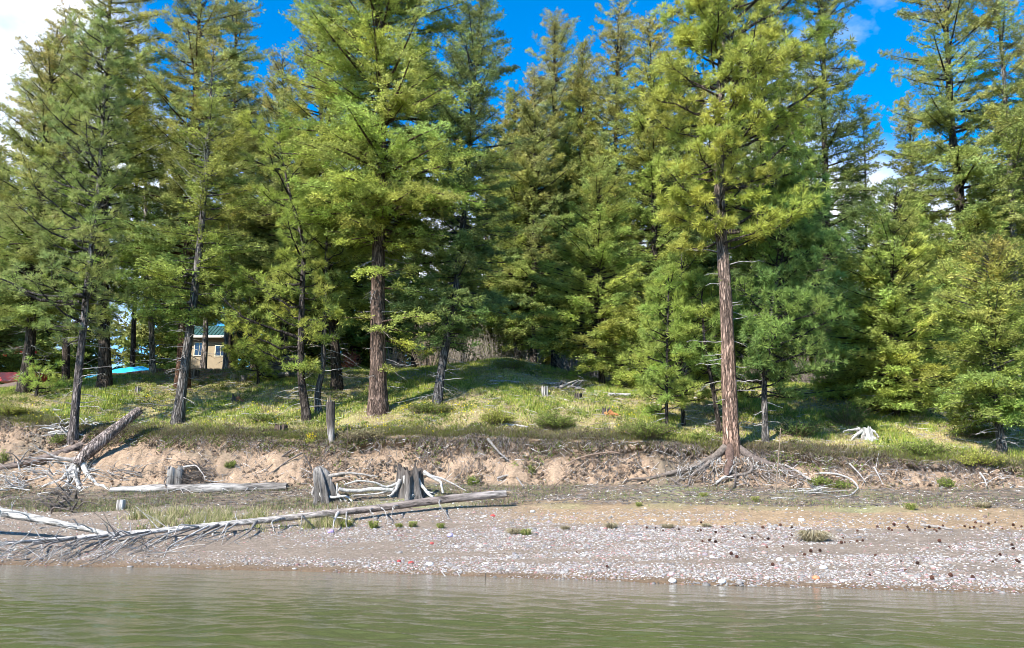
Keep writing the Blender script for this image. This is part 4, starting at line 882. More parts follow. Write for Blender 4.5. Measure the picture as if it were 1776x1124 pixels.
for i in range(70):
    u = rng.uniform(1175, 1370); v = 786 + abs(u - 1268) * .2 + rng.uniform(0, 12); g = gpt(u, v, 0, .12); L = rng.uniform(.15, .5)
    tube(mb, ribbon_path([g, g + [rng.normal(0, .06), -.08, -L * .5], g + [rng.normal(0, .12), -.06, -L]], 6), np.linspace(rng.uniform(.006, .016), .003, 6), 4, PALE * rng.uniform(.5, 1), caps=False)
mb.build('hanging_rootlets', M['twig'], bp, origin=bbase)['kind'] = 'stuff'
# ---------------------------------------------------------------- loose sticks
def stick(name, label, pp, r0, r1, col, group=None, fwd=.06, sub=0, ys=None, cat='stick'):
    q = [gpt(u, v, r1, fwd) for u, v in pp] if ys is None else [at(u, v, y) for (u, v), y in zip(pp, ys)]
    o = q[0].copy(); mb = MB(); P = ribbon_path(q); tube(mb, P, np.linspace(r0, r1, len(P)), 7, col, rough=.15, seed=pp[0][0])
    for k in range(sub):
        i = rng.integers(2, len(P) - 1); e = P[i] + rng.normal(0, .25, 3) * [1, .4, 1]; tube(mb, ribbon_path([P[i], (P[i] + e) / 2 + [0, 0, .04], e], 5), np.linspace(r0 * .4, .004, 5), 4, col, caps=False)
    return tag(mb.build(name, M['wood'], origin=o, smooth=True), label, cat, group)
pb = pos(1345, 856)
stick('pole', 'thin bare pole standing upright in front of the bank right of the orange barked pine', [(1345, 858), (1349, 810), (1354, 742)], .018, .012, (.24, .18, .13), ys=[pb[1]] * 3, cat='pole')
p0 = pos(603, 820); stick('twig', 'thin upright dead stem below the big fir on the bank', [(597, 822), (602, 780), (603, 735)], .012, .006, BRNW, ys=[p0[1] - .1] * 3)
stick('branch', 'dark crooked root sticking out of the bank above the log end', [(846, 764), (858, 778), (868, 790), (882, 800)], .05, .02, GREYW * .8, sub=1, fwd=.18)
stick('branch', 'bent grey branch on the bank foot right of the log end', [(862, 832), (880, 826), (896, 830), (908, 846)], .035, .02, GREYW, fwd=.12)
stick('branch', 'long thin root running along the top of the bare bank in the centre', [(984, 806), (1004, 796), (1030, 790), (1062, 786), (1075, 788)], .03, .015, BRNW * 1.2, fwd=.18, sub=2)
stick('branch', 'thin root slanting down the bare bank left of the big bare roots', [(1100, 796), (1112, 812), (1126, 826)], .02, .008, DARKW * 1.8, fwd=.12)
stick('branch', 'dark stick at the bank foot below the left bare root', [(1164, 832), (1178, 842), (1204, 846)], .03, .012, DARKW * 2, fwd=.1)
stick('branch', 'slim branch leaning on the bank below a small green plant', [(954, 850), (975, 832), (993, 814)], .016, .01, BRNW, fwd=.1)
stick('branch', 'curved white root looping down the right bank', [(1422, 822), (1450, 822), (1478, 832), (1490, 848), (1476, 860), (1450, 862)], .028, .012, PALE, fwd=.14)
stick('branch', 'grey root on the bank directly left of the looping white root', [(1362, 808), (1385, 820), (1400, 832), (1420, 838)], .03, .012, GREYW * 1.2, fwd=.14, sub=2)
stick('branch', 'thin forked root hanging from the right bank edge', [(1474, 806), (1490, 822), (1502, 838)], .022, .008, PALE * .9, fwd=.2, sub=3)
stick('branch', 'forked pale root hanging from the bank edge near the right side', [(1516, 812), (1524, 826), (1532, 842)], .022, .008, PALE * .9, fwd=.2, sub=3)
stick('branch', 'fringe of pale hanging roots near the right edge of the bank', [(1700, 822), (1708, 832), (1712, 844)], .03, .01, PALE, fwd=.2, sub=4)
stick('branch', 'dark slanting root half way down the left bank', [(505, 782), (480, 800), (458, 820)], .03, .014, DARKW * 1.8, fwd=.14)
stick('branch', 'long slanting root left of the leaning rounded stump', [(524, 786), (500, 800), (470, 822)], .035, .012, DARKW * 2.2, fwd=.16)
stick('driftwood', 'narrow grey driftwood stick on the upper gravel at the right', [(1597, 912), (1620, 915), (1652, 920)], .035, .02, GREYW, fwd=0)
stick('driftwood', 'white branch lying on the meadow left of the round green shrub', [(864, 738), (890, 739), (916, 743)], .05, .03, WHITE * .8, fwd=0)
stick('driftwood', 'short white log in the grass behind the middle meadow', [(1056, 688), (1075, 687), (1094, 688)], .07, .06, WHITE * .8, fwd=0)
stick('driftwood', 'pale stick on the upper beach right of the pole', [(1338, 866), (1356, 865), (1374, 866)], .025, .015, PALE, fwd=0)
stick('driftwood', 'thin dark stick pointing down the gravel among pine cones', [(1313, 928), (1322, 934), (1328, 940)], .02, .012, BRNW * .7, fwd=0)
stick('driftwood', 'long pale branch in the grass right of the largest fir', [(680, 655), (720, 660), (770, 662)], .04, .02, PALE * .8, fwd=0, sub=5)
stick('driftwood', 'grey log in the shade above the small upright stump', [(850, 664), (880, 664), (900, 666)], .07, .05, PALE * .6, fwd=0)
tangle('driftwood', 'weathered blue grey rotten log heap above the burnt black stump', 982, 676, 44, 8, 22, GREYW, 12, rmax=.09, arch=.12, cat='driftwood')
tangle('driftwood', 'white knotted driftwood on the upper beach right of the pole', 1410, 858, 34, 10, 18, WHITE * .9, 13, rmax=.035, arch=.08, cat='driftwood')
tangle('brush_heap', 'heap of grey dead branches right of the largest fir', 715, 664, 110, 16, 60, PALE * .8, 14, rmax=.02, arch=.25, cat='brush')
tangle('brush_heap', 'tangle of fallen dead boughs at the right meadow edge', 1655, 712, 150, 26, 110, GREYW * 1.2, 15, rmax=.03, arch=.5, cat='brush')
tangle('brush_heap', 'dead twigs at the foot of the bright young fir', 1560, 712, 60, 14, 30, GREYW, 16, rmax=.015, arch=.3, cat='brush')
pw = pos(842, 1000); stick('post', 'short dark stick standing in the shallow water at the shore', [(842, 1012), (842, 994)], .014, .012, DARKW, ys=[at(842, 1008, 13.7)[1]] * 2)
for (a, b_, lab) in [((766, 993), (775, 1004), 'left of two pale sticks slanting into the water'), ((793, 994), (800, 1006), 'right of two pale sticks slanting into the water')]:
    y = 14.0; q0 = at(a[0], a[1], y + .1); q1 = at(b_[0], b_[1], y - .15); q1[2] = max(q1[2], -.03); q0[2] = max(q0[2], .06); mb = MB(); tube(mb, np.array([q0, q1]), [.012, .01], 6, WHITE * .7)
    tag(mb.build('twig', M['wood'], origin=q0), lab, 'stick')
# woodpile
o0 = pos(432, 662); r_ = np.random.default_rng(4)
def pile_log(rad, L):
    mb = MB(); P = np.stack([np.linspace(0, L, 8), .02 * np.sin(np.linspace(0, 4, 8)), .02 * np.cos(np.linspace(0, 5, 8))], 1)
    tube(mb, P, rad, 12, GREYW * .75, rough=.3, seed=rad * 90); return tag(mb.build('stacked_log', M['log'], origin=(0, 0, 0), smooth=True), None, 'log', 'dark weathered logs heaped at the meadow crest')
pa = pile_log(.12, 1.7); pts_ = [(0, 0, 0, .0, 'bottom front'), (.1, .28, 0, .1, 'bottom middle'), (-.05, .56, .02, -.05, 'bottom back'), (.25, .12, .22, .12, 'second layer front'), (.15, .4, .22, -.1, 'second layer back'), (.45, .22, .42, .16, 'third layer'), (.6, .3, .6, .1, 'topmost')]
for i, (dx, dy, dz, a, lab) in enumerate(pts_):
    c = pa if i == 0 else pa.copy()
    if i: C.objects.link(c)
    c.location = (o0[0] + dx, o0[1] + dy, o0[2] + .12 + dz + .1); c.rotation_euler = (.4 * i, -.06 - .03 * i, a); c['label'] = 'grey weathered log in the dark wood pile, ' + lab
# ---------------------------------------------------------------- cabin, machine, tarp
def boxv(x0, x1, y0, y1, z0, z1):
    V = np.array([(x, y, z) for z in (z0, z1) for y in (y0, y1) for x in (x0, x1)], float)
    return V, np.array([(0, 1, 5, 4), (1, 3, 7, 5), (3, 2, 6, 7), (2, 0, 4, 6), (4, 5, 7, 6), (0, 2, 3, 1)])
M['paint'] = attr_mat('painted_surface', .6, 5, 4, .12)
M['metal'] = attr_mat('painted_metal', .35, 6, 3, .12, spec=.6)
M['glass'] = attr_mat('window_glass', .05, 1, 1, 0, spec=.8)
M['tarp'] = attr_mat('tarpaulin', .45, 6, 4, .1, bump=.5, bscale=7, spec=.5)
def slab(name, b, mat, col, t, o=None):
    mb = MB(); V, f = boxv(*b); mb.add(V, f, col); return mb.build(name, M[mat], t)
yC = 45.0; a = at(322, 640, yC); b = at(394, 640, yC); zb = float(Hgt(a[0], yC)) - .2; ze = at(360, 585, yC)[2]; zr = at(360, 560, yC)[2] + .35
t = thing('cabin', 'small tan cabin with a teal metal roof behind the trees at the left', 'cabin', ((a[0] + b[0]) / 2, yC, zb)); wd = (b[0] - a[0]) / 2; hE = ze - zb
slab('wall', (-wd, wd, 0, 1.7, 0, hE), 'paint', (.30, .235, .15), t)
mb = MB(); e = .25
for (ya, yb_, za_, zb_) in ((-.35, .85, hE - .05, hE + .75), (2.0, .85, hE - .05, hE + .75)):
    V = np.array([(-wd - e, ya, za_), (wd + e, ya, za_), (wd + e, yb_, zb_), (-wd - e, yb_, zb_), (-wd - e, ya, za_ + .06), (wd + e, ya, za_ + .06), (wd + e, yb_, zb_ + .06), (-wd - e, yb_, zb_ + .06)])
    mb.add(V, [(0, 1, 2, 3), (4, 5, 6, 7), (0, 1, 5, 4), (1, 2, 6, 5), (2, 3, 7, 6), (3, 0, 4, 7)], (.045, .11, .11))
    for k in range(15):
        x = -wd - e + k * (2 * wd + 2 * e) / 14; mb.add(np.array([(x - .015, ya, za_ + .063), (x + .015, ya, za_ + .063), (x + .015, yb_, zb_ + .063), (x - .015, yb_, zb_ + .063), (x, ya, za_ + .10), (x, yb_, zb_ + .10)]), [(0, 1, 4, 4), (1, 2, 5, 4), (3, 0, 4, 5)][1:], (.055, .13, .13))
mb.build('roof', M['metal'], t)
mb = MB(); mb.add(np.array([(-wd, 0, hE), (-wd, 1.7, hE), (-wd, .85, hE + .7), (wd, 0, hE), (wd, 1.7, hE), (wd, .85, hE + .7)]), np.array([(0, 1, 2), (3, 4, 5)]), (.30, .235, .15)); mb.build('gable', M['paint'], t)
for (u0, u1, v0, v1) in ((339, 354, 595, 616), (375, 392, 600, 617)):
    x0 = at(u0, v0, yC)[0] - t.location[0]; x1 = at(u1, v0, yC)[0] - t.location[0]; z1_ = at(u0, v0, yC)[2] - zb; z0_ = at(u0, v1, yC)[2] - zb; f_ = .05
    mb = MB()
    for bx in ((x0 - f_, x1 + f_, -.04, 0, z1_, z1_ + f_), (x0 - f_, x1 + f_, -.04, 0, z0_ - f_, z0_), (x0 - f_, x0, -.04, 0, z0_, z1_), (x1, x1 + f_, -.04, 0, z0_, z1_), ((x0 + x1) / 2 - .012, (x0 + x1) / 2 + .012, -.03, 0, z0_, z1_)):
        V, f = boxv(*bx); mb.add(V, f, (.62, .56, .42))
    w_ = mb.build('window', M['paint'], t)
    mb = MB(); V, f = boxv(x0, x1, -.015, -.003, z0_, z1_); mb.add(V, f, (.015, .02, .04)); mb.build('pane', M['glass'], w_)
slab('corner_trim', (wd - .06, wd + .03, -.03, .06, 0, hE - .06), 'paint', (.68, .64, .56), t)
slab('fascia', (-wd - e, wd + e, -.40, -.36, hE - .08, hE + .05), 'paint', (.60, .58, .52), t)
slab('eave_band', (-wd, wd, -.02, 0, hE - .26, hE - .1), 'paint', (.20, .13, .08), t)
# building with an orange brown roof on the right
yR = 47.0; a = at(1496, 640, yR); b = at(1672, 640, yR); zb = float(Hgt(a[0], yR)) - .3; ze = at(1560, 606, yR)[2]; zr_ = at(1560, 548, yR)[2]
t = thing('cabin', 'building with an orange brown roof glimpsed behind the young firs on the right', 'cabin', ((a[0] + b[0]) / 2, yR, zb)); wd = (b[0] - a[0]) / 2; hE = ze - zb; hR = zr_ - zb
slab('wall', (-wd, wd, 0, 4, 0, hE), 'paint', (.30, .26, .22), t)
mb = MB(); mb.add(np.array([(-wd - .3, -.4, hE - .1), (wd + .3, -.4, hE - .1), (wd + .3, 2, hR), (-wd - .3, 2, hR), (wd + .3, 4.4, hE - .1), (-wd - .3, 4.4, hE - .1)]), np.array([(0, 1, 2, 3), (3, 2, 4, 5)]), (.50, .18, .09)); mb.build('roof', M['metal'], t)
slab('door', (-.45, .45, -.04, 0, .1, hE - .2 if hE < 2.3 else 2.1), 'paint', (.24, .09, .05), t)
# red machine
yM = 40.0; g = at(20, 650, yM); zg = float(Hgt(g[0], yM)); t = thing('loader', 'red loader with a raised curved arm partly hidden behind the leftmost fir', 'loader', (g[0], yM, zg)); ox = np.array([g[0], yM, zg])
mb = MB(); q = [at(u, v, yM) - ox for u, v in [(8, 617), (14, 609), (26, 604), (46, 604), (62, 612)]]; tube(mb, ribbon_path(q), .085, 10, (.55, .02, .015)); mb.build('arm', M['metal'], t, smooth=True)
mb = MB(); q = [at(u, v, yM) - ox for u, v in [(20, 612), (34, 611), (48, 613), (60, 640)]]; tube(mb, ribbon_path(q), .05, 8, (.5, .02, .015)); mb.build('hydraulic_ram', M['metal'], t, smooth=True)
h0 = at(5, 656, yM)[2] - zg; h1 = at(5, 645, yM)[2] - zg; x0 = at(3, 650, yM)[0] - g[0]; x1 = at(36, 650, yM)[0] - g[0]
mb = MB(); V, f = boxv(x0, x1 + 1.0, -.4, .6, h0 - .2, h1); V[4:6, 2] -= .08; mb.add(V, f, (.55, .025, .015)); mb.build('body', M['metal'], t)
for xx in (x0 + .3, x1 + .8):
    mb = MB(); th = np.linspace(0, 2 * math.pi, 24); 
    tube(mb, np.array([(xx, -.6, .35), (xx, -.58, .35), (xx, -.42, .35), (xx, -.4, .35)]), np.array([.28, .35, .35, .28]), 24, (.02, .02, .02)); mb.build('wheel', M['paint'], t, smooth=True)
# blue tarp on a dirt heap
def mound(name, label, u0, u1, v, hm, depth, wy, col, mat, seed, cat, kind=None, zoff=0, tilt=0):
    a = at(u0, v, depth); b = at(u1, v, depth); L = b[0] - a[0]; n, m_ = 60, 24; s = np.linspace(0, 1, n)[:, None]; q = np.linspace(-1, 1, m_)[None]
    X = a[0] + s * L + 0 * q; Y = depth + q * wy + 0 * s; prof = np.clip(1 - np.abs(q)**2.2, 0, 1) * np.clip(np.minimum(s, 1 - s) * 7, 0, 1)**.6
    Z = Hgt(X, Y) - .05 + zoff + prof * (hm + tilt * s) * (.75 + .5 * fbm(X * 1.8, Y * 1.8, seed=seed)) + .05 * fbm(X * 6, Y * 6, seed=seed + 3)
    V = np.stack([X, Y, Z], -1); i = np.arange(n - 1)[:, None] * m_; j = np.arange(m_ - 1)[None]
    Fc = np.stack([i + j, i + m_ + j, i + m_ + j + 1, i + j + 1], -1).reshape(-1, 4)
    mb = MB(); mb.add(V.reshape(-1, 3), Fc, col); o = np.array([(a[0] + b[0]) / 2, depth, float(Hgt((a[0] + b[0]) / 2, depth))])
    return tag(mb.build(name, M[mat], origin=o, smooth=True), label, cat, kind=kind)
mound('dirt_heap', 'low heap of dark reddish soil in front of the blue tarp', 176, 292, 655, .18, 36.3, .6, (.13, .075, .05), 'ground', 3, 'soil')
mound('tarpaulin', 'bright blue tarpaulin stretched along the crest at the left', 136, 264, 652, .33, 37.3, .7, (.02, .36, .75), 'tarp', 5, 'tarp', tilt=.12)
mound('dirt_heap', 'heap of grey brown brushy soil at the far left behind the red dirt', -60, 50, 668, .45, 36.3, .8, (.16, .12, .10), 'ground', 7, 'soil')
mound('tarpaulin', 'small turquoise tarpaulin under the young firs on the right', 1604, 1634, 690, .4, 35.5, .4, (.03, .30, .27), 'tarp', 9, 'tarp')
# ---------------------------------------------------------------- ground cover
def blades(n, x, y, h, w, col, rng, lean=.35, name='grass', label='', mat='grass', zoff=-.01, droop=None, cat='grass', parent=None):
    z = Hgt(x, y) + zoff; n = len(x); a = rng.uniform(0, 6.28, n); b = rng.uniform(0, 6.28, n)
    S = np.stack([np.cos(a), np.sin(a), 0 * a], 1) * (w * .5)[:, None]
    Ld = np.stack([np.cos(b), np.sin(b), 0 * b], 1) * (h * lean * rng.random(n))[:, None]
    if droop is not None: Ld = Ld + droop
    P = np.stack([x, y, z], 1); top = P + Ld; top[:, 2] += h
    V = np.stack([P - S, P + S, top], 1)
    mb = MB(); mb.add(V.reshape(-1, 3), np.arange(n * 3).reshape(-1, 3), np.repeat(col, 3, axis=0))
    return tag(mb.build(name, M[mat], parent), label, cat, kind='stuff')
rng = np.random.default_rng(12)
G1, G2, ST, BR, LT = cr_(.13, .19, .035), cr_(.21, .24, .05), cr_(.36, .31, .17), cr_(.19, .135, .085), cr_(.31, .30, .07)
def meadow_xy(n, s0=0.0, s1=1.06):
    y = rng.uniform(21, 41, n); x = visx(rng, y, n); t, c = yt(x), yc(x); s = (y - t) / (c - t); k = (s > s0) & (s < s1); return x[k], y[k], s[k]
def meadow_col(x, y, s):
    n3 = fbm(x * .45, y * .45, o=3, seed=43); n1 = fbm(x * 1.3, y * 1.3, o=4, seed=41); r = rng.random(len(x))
    g = np.clip((n3 - .45) * 4 + (n1 - .5) * 2.5 + s * .5 - .05, .03, .97)
    pick = r < g; c = np.where(pick[:, None], np.where(rng.random((len(x), 1)) < .5, G1, G2), np.where(rng.random((len(x), 1)) < .6, ST, BR * 1.3))
    yl = (rng.random(len(x)) < .25)[:, None]; c = np.where(yl, LT, c)
    red = np.exp(-((x + 12.2 + (y - 30) * .35) / 2.4)**2) * np.clip((s - .55) * 4, 0, 1); c = np.where((rng.random(len(x)) < red)[:, None], cr_(.26, .14, .08), c)
    return c * 1.5 * rng.uniform(.6, 1.3, (len(x), 1)), g
x, y, s = meadow_xy(760000); c, g = meadow_col(x, y, s)
keep = rng.random(len(x)) < (.45 + .55 * np.clip(fbm(x * 2.3, y * 2.3, o=2, seed=71) * 2 - .4, 0, 1)); x, y, s, c, g = x[keep], y[keep], s[keep], c[keep], g[keep]
h = rng.uniform(.04, .13, len(x)) * (.7 + .9 * g) * (.5 + fbm(x * 1.5, y * 1.5, o=2, seed=72))
blades(0, x, y, h, rng.uniform(.014, .034, len(x)), c, rng, .7, 'meadow_grass', 'short green and straw coloured grass covering the sloping meadow')
# low broad-leaved clumps in the meadow
def clumps(n, xs, ys, R_, Hc, per, cols, name, label, kl=.06, kw=.035):
    mb = MB()
    k = len(xs); tot = per; th = rng.uniform(0, 6.28, (k, tot)); rr = np.sqrt(rng.random((k, tot))) * R_[:, None]; X = xs[:, None] + rr * np.cos(th); Y = ys[:, None] + rr * np.sin(th)
    Z = Hgt(X, Y) + Hc[:, None] * rng.random((k, tot)) * np.sqrt(np.clip(1 - (rr / R_[:, None])**2, .05, 1))
    Q = np.stack([X, Y, Z], -1).reshape(-1, 3); D = np.stack([np.cos(th) * .8, np.sin(th) * .8, 0 * th + .5], -1).reshape(-1, 3) + rng.normal(0, .4, (k * tot, 3))
    ci = np.repeat(cols, tot, axis=0); kites(mb, Q, D, kl * rng.uniform(.6, 1.4, len(Q)), kw, rng, ci, .3)
    return tag(mb.build(name, M['leaf']), label, 'plants', kind='stuff')
x, y, s = meadow_xy(5200, .02, .9); pk = fbm(x * .7, y * .7, o=3, seed=81) > .50; x, y = x[pk], y[pk]; n = len(x)
clumps(n, x, y, rng.uniform(.08, .32, n), rng.uniform(.05, .20, n), 46, np.where(rng.random((n, 1)) < .6, cr_(.15, .20, .045), cr_(.24, .25, .06)) * rng.uniform(.7, 1.2, (n, 1)), 'ground_cover', 'low leafy plants growing in patches over the meadow')
n = 2600; x = rng.uniform(-19, 18, n); y = yt(x) + rng.normal(.02, .32, n); kk = fbm(x * 1.2, 4.0, o=3, seed=85) > .46; x, y = x[kk], y[kk]; n = len(x)
clumps(n, x, y, rng.uniform(.06, .22, n), rng.uniform(.04, .14, n), 26, np.where(rng.random((n, 1)) < .4, cr_(.17, .21, .05), np.where(rng.random((n, 1)) < .5, cr_(.24, .19, .11), cr_(.12, .09, .06))) * rng.uniform(.6, 1.2, (n, 1)), 'edge_plants', 'weeds and dead stems spilling over the bank edge')
# yellow flowers
mb = MB(); fx = []
for (u0, u1, v0, v1, n) in [(690, 850, 704, 722, 120), (560, 760, 730, 760, 50), (330, 520, 700, 740, 60), (1060, 1180, 700, 760, 60), (530, 550, 762, 768, 30), (200, 330, 690, 730, 60), (1400, 1560, 670, 720, 160), (20, 120, 700, 740, 30)]:
    for i in range(n):
        p = pos(rng.uniform(u0, u1), rng.uniform(v0, v1)); fx.append(p + [0, 0, rng.uniform(.08, .22)])
fx = np.array(fx)
for k in range(4): kites(mb, fx, rng.normal(0, 1, fx.shape), .035, .03, rng, cr_(.75, .62, .04), .1)
tag(mb.build('wildflowers', M['leaf']), 'tiny yellow wildflowers dotted through the grass', 'flowers', kind='stuff')
# straw thatch along the bank lip, leaning out over the edge
n = 120000; x = rng.uniform(-19, 18, n); o_ = np.abs(rng.normal(0, .38, n)) * np.where(rng.random(n) < .12, -.35, 1); y = yt(x) + o_
c = np.where(rng.random((n, 1)) < .45, ST * .9, np.where(rng.random((n, 1)) < .55, BR, GREYW)) * rng.uniform(.5, 1.2, (n, 1)); c = np.where((rng.random((n, 1)) < np.clip(fbm(x * .8, y, seed=91)[:, None] * 2 - .7, .05, .6)), G2 * .9, c)
blades(0, x, y, rng.uniform(.03, .16, n), rng.uniform(.01, .028, n), c, rng, 1.2, 'thatch', 'dry straw and dead stems matted along the edge of the bank', droop=np.stack([0 * x, -rng.uniform(0, .12, n), 0 * x], 1))
# hanging roots and thatch fibres on the face
def fibres(n, sfun, name, label, Ls=(.1, .45), wr=(.006, .018), cols=(DARKW, DARKW * 1.6, BRNW * .8, GREYW * .7), down=1.0, xw=(-18, 17)):
    x = rng.uniform(*xw, n); steep = np.interp(x, [-14, -8, -4, 0, 16], [0.15, .4, .85, 1, 1]); kp = rng.random(n) < (.35 + .65 * steep) * np.clip(fbm(x * 1.6, 2.0, o=3, seed=95) * 3 - .8, .15, 1); x = x[kp]; n = len(x)
    s = sfun(n); f, t = yf(x), yt(x); y = f + (t - f) * s; z = zf(x) + (zt(x) - zf(x)) * s; P0 = np.stack([x, y - .06, z], 1)
    L = rng.uniform(*Ls, n)[:, None]; D = np.stack([rng.normal(0, .45, n), -rng.uniform(.05, .7, n), -down * rng.uniform(.4, 1, n)], 1); D = unit(D) * L
    P1 = P0 + D * .5 + rng.normal(0, .03, (n, 3)) - [0, .06, 0]; P2_ = P0 + D * [1, .6, 1]; P2_[:, 1] = np.minimum(P2_[:, 1], yf(P2_[:, 0]) + 99)
    w = rng.uniform(*wr, n)[:, None]; S = np.array([1, .25, 0.]) * w * .5
    V = np.stack([P0 - S, P0 + S, P1 + S * .8, P1 - S * .8, P2_ + S * .3, P2_ - S * .3], 1); b = np.arange(n)[:, None] * 6
    Fq = np.concatenate([b + [0, 1, 2, 3], b + [3, 2, 4, 5]]); ci = rng.integers(0, len(cols), n); c = np.array(cols)[ci] * rng.uniform(.6, 1.3, (n, 1))
    mb = MB(); mb.add(V.reshape(-1, 3), Fq, np.repeat(c, 6, axis=0)); return tag(mb.build(name, M['twig']), label, 'roots', kind='stuff')
fibres(11000, lambda n: 1.04 - np.abs(rng.normal(0, .11, n)), 'root_fringe', 'fringe of dark rootlets hanging below the bank edge', Ls=(.06, .34))
fibres(3600, lambda n: rng.uniform(.3, 1, n), 'root_fibres', 'scattered longer roots trailing down the bare bank', Ls=(.25, .8), wr=(.008, .02))
# twigs and chips over bank, upper beach, meadow
def litter(n, y0f, y1f, name, label, cols, Ls=(.05, .3), lift=.02):
    x = rng.uniform(-18, 17, n); q = rng.random(n); y = y0f(x) * (1 - q) + y1f(x) * q; z = Hgt(x, y) + lift
    f, t = yf(x), yt(x); s = np.clip((y - f) / (t - f), 0, 1); y = y - np.where((s > 0) & (s < 1), .10, 0)
    a = rng.uniform(0, 6.28, n); L = rng.uniform(*Ls, n); dx, dy = np.cos(a) * L, np.sin(a) * L * .7
    xb, yb_ = x + dx, y + dy; zb = Hgt(xb, yb_) + lift * 1.5; w = rng.uniform(.008, .022, n)
    V = np.stack([np.stack([x, y, z], 1), np.stack([x, y, z + w], 1), np.stack([xb, yb_, zb + w * .5], 1), np.stack([xb, yb_ - w, zb], 1)], 1)
    c = np.array(cols)[rng.integers(0, len(cols), n)] * rng.uniform(.6, 1.3, (n, 1)); mb = MB(); mb.add(V.reshape(-1, 3), np.arange(n * 4).reshape(-1, 4), np.repeat(c, 4, axis=0))
    return tag(mb.build(name, M['twig']), label, 'litter', kind='stuff')
litter(3500, yf, yt, 'bank_litter', 'broken twigs and bark chips scattered over the bare bank', (DARKW * 1.6, BRNW, GREYW, PALE))
litter(9000, lambda x: y1(x) * .6 + yf(x) * .4, yf, 'beach_litter', 'dark twigs and needles strewn on the upper beach', (DARKW, DARKW * 1.5, BRNW, GREYW * .6), Ls=(.04, .25))
litter(6000, yt, yc, 'meadow_litter', 'fallen twigs lying in the meadow grass', (BRNW, GREYW, PALE), Ls=(.08, .5), lift=.05)
# soil clods on the face
def clods():
    n = 15000; x = rng.uniform(-18, 17, n); s = rng.uniform(0, .95, n); f, t = yf(x), yt(x); y = f + (t - f) * s; z = zf(x) + (zt(x) - zf(x)) * s
    k = rng.random(n) < np.clip(fbm(x * 2, s * 3, o=3, seed=97) * 3 - 1, .05, 1); x, y, z = x[k], y[k], z[k]; n = len(x)
    sz = .012 + .05 * rng.random(n)**3; V = IV[None] * sz[:, None, None] * (1 + .3 * rng.standard_normal((n, 12, 1)).clip(-1.5, 1.5)) + np.stack([x, y - .04, z - .04], 1)[:, None]
    c = np.where(rng.random((n, 1)) < .7, cr_(.29, .205, .14), cr_(.14, .105, .08)) * rng.uniform(.7, 1.2, (n, 1)); mb = MB(); mb.add(V.reshape(-1, 3), (np.arange(n)[:, None, None] * 12 + IF[None]).reshape(-1, 3), np.repeat(c, 12, axis=0))
    tag(mb.build('clods', M['ground']), 'crumbled lumps of tan soil on the bare bank', 'soil', kind='stuff')
clods()
# upper beach weeds
n = 90000; x = rng.uniform(-17, 16, n); a, f = y1(x), yf(x); q = rng.random(n); y = a + (f - a) * (.25 + .8 * q); nn_ = fbm(x * .8, y * 1.2, o=3, seed=101)
k = rng.random(n) < np.clip((nn_ - .44) * 7, .02, 1) * np.interp(x, [-12, -2, 2, 12], [1, .8, .55, .45]) * np.where((x > 0) & (q < .2), .05, 1); x, y = x[k], y[k]; n = len(x)
c = np.where(rng.random((n, 1)) < .4, cr_(.17, .22, .08), np.where(rng.random((n, 1)) < .6, BRNW * 1.1, ST * .9)) * rng.uniform(.6, 1.2, (n, 1))
blades(0, x, y, rng.uniform(.03, .14, n), rng.uniform(.01, .022, n), c, rng, .9, 'beach_weeds', 'thin grey green weeds on the upper beach')
# pale dry reed grass at left
n = 16000; ctr = [(235, 905, 25), (290, 900, 30), (340, 905, 30), (390, 902, 25), (430, 905, 22), (270, 912, 20), (480, 912, 26), (545, 910, 22), (590, 906, 20)]
X, Y, Cc_ = [], [], []
for (u, v, w_) in ctr:
    m_ = 1500; cc = pos(u, v); x = cc[0] + rng.normal(0, w_ * cc[1] / F * .6, m_); y = cc[1] + rng.normal(0, .35, m_); X.append(x); Y.append(y)
x = np.concatenate(X); y = np.concatenate(Y); n = len(x); c = np.where(rng.random((n, 1)) < .68, cr_(.50, .43, .25), cr_(.20, .25, .06)) * rng.uniform(.6, 1.2, (n, 1)); kk = fbm(x * 3, y * 3, o=2, seed=55) > .48; x, y, c = x[kk], y[kk], c[kk]; n = len(x)
blades(0, x, y, rng.uniform(.10, .30, n), rng.uniform(.010, .02, n), c, rng, 1.0, 'dry_grass', 'pale dry reed grass behind the long fallen tree')
# tussocks
def tussock(col1, col2, R_, Hh_, n):
    mb = MB(); th = rng.uniform(0, 6.28, n); rr = np.sqrt(rng.random(n)) * R_ * .45; P = np.stack([rr * np.cos(th), rr * np.sin(th) * .7, 0 * rr - .02], 1)
    out = np.stack([np.cos(th), np.sin(th), 0 * th], 1) * (R_ * rng.uniform(.2, .8, n))[:, None]; h = Hh_ * rng.uniform(.4, 1, n); M_ = P + out * .4; M_[:, 2] += h; T = P + out; T[:, 2] += h * rng.uniform(.4, 1, n)
    a = rng.uniform(0, 6.28, n); S = np.stack([np.cos(a), np.sin(a), 0 * a], 1) * .007
    V = np.stack([P - S, P + S, M_ + S * .8, M_ - S * .8, T], 1); b = np.arange(n)[:, None] * 5; c = np.where(rng.random((n, 1)) < .6, col1, col2) * rng.uniform(.7, 1.2, (n, 1))
    mb.add(V.reshape(-1, 3), b + [0, 1, 2, 3], np.repeat(c, 5, axis=0)); mb.add(V.reshape(-1, 3), b + [3, 2, 4], np.repeat(c, 5, axis=0)); return mb
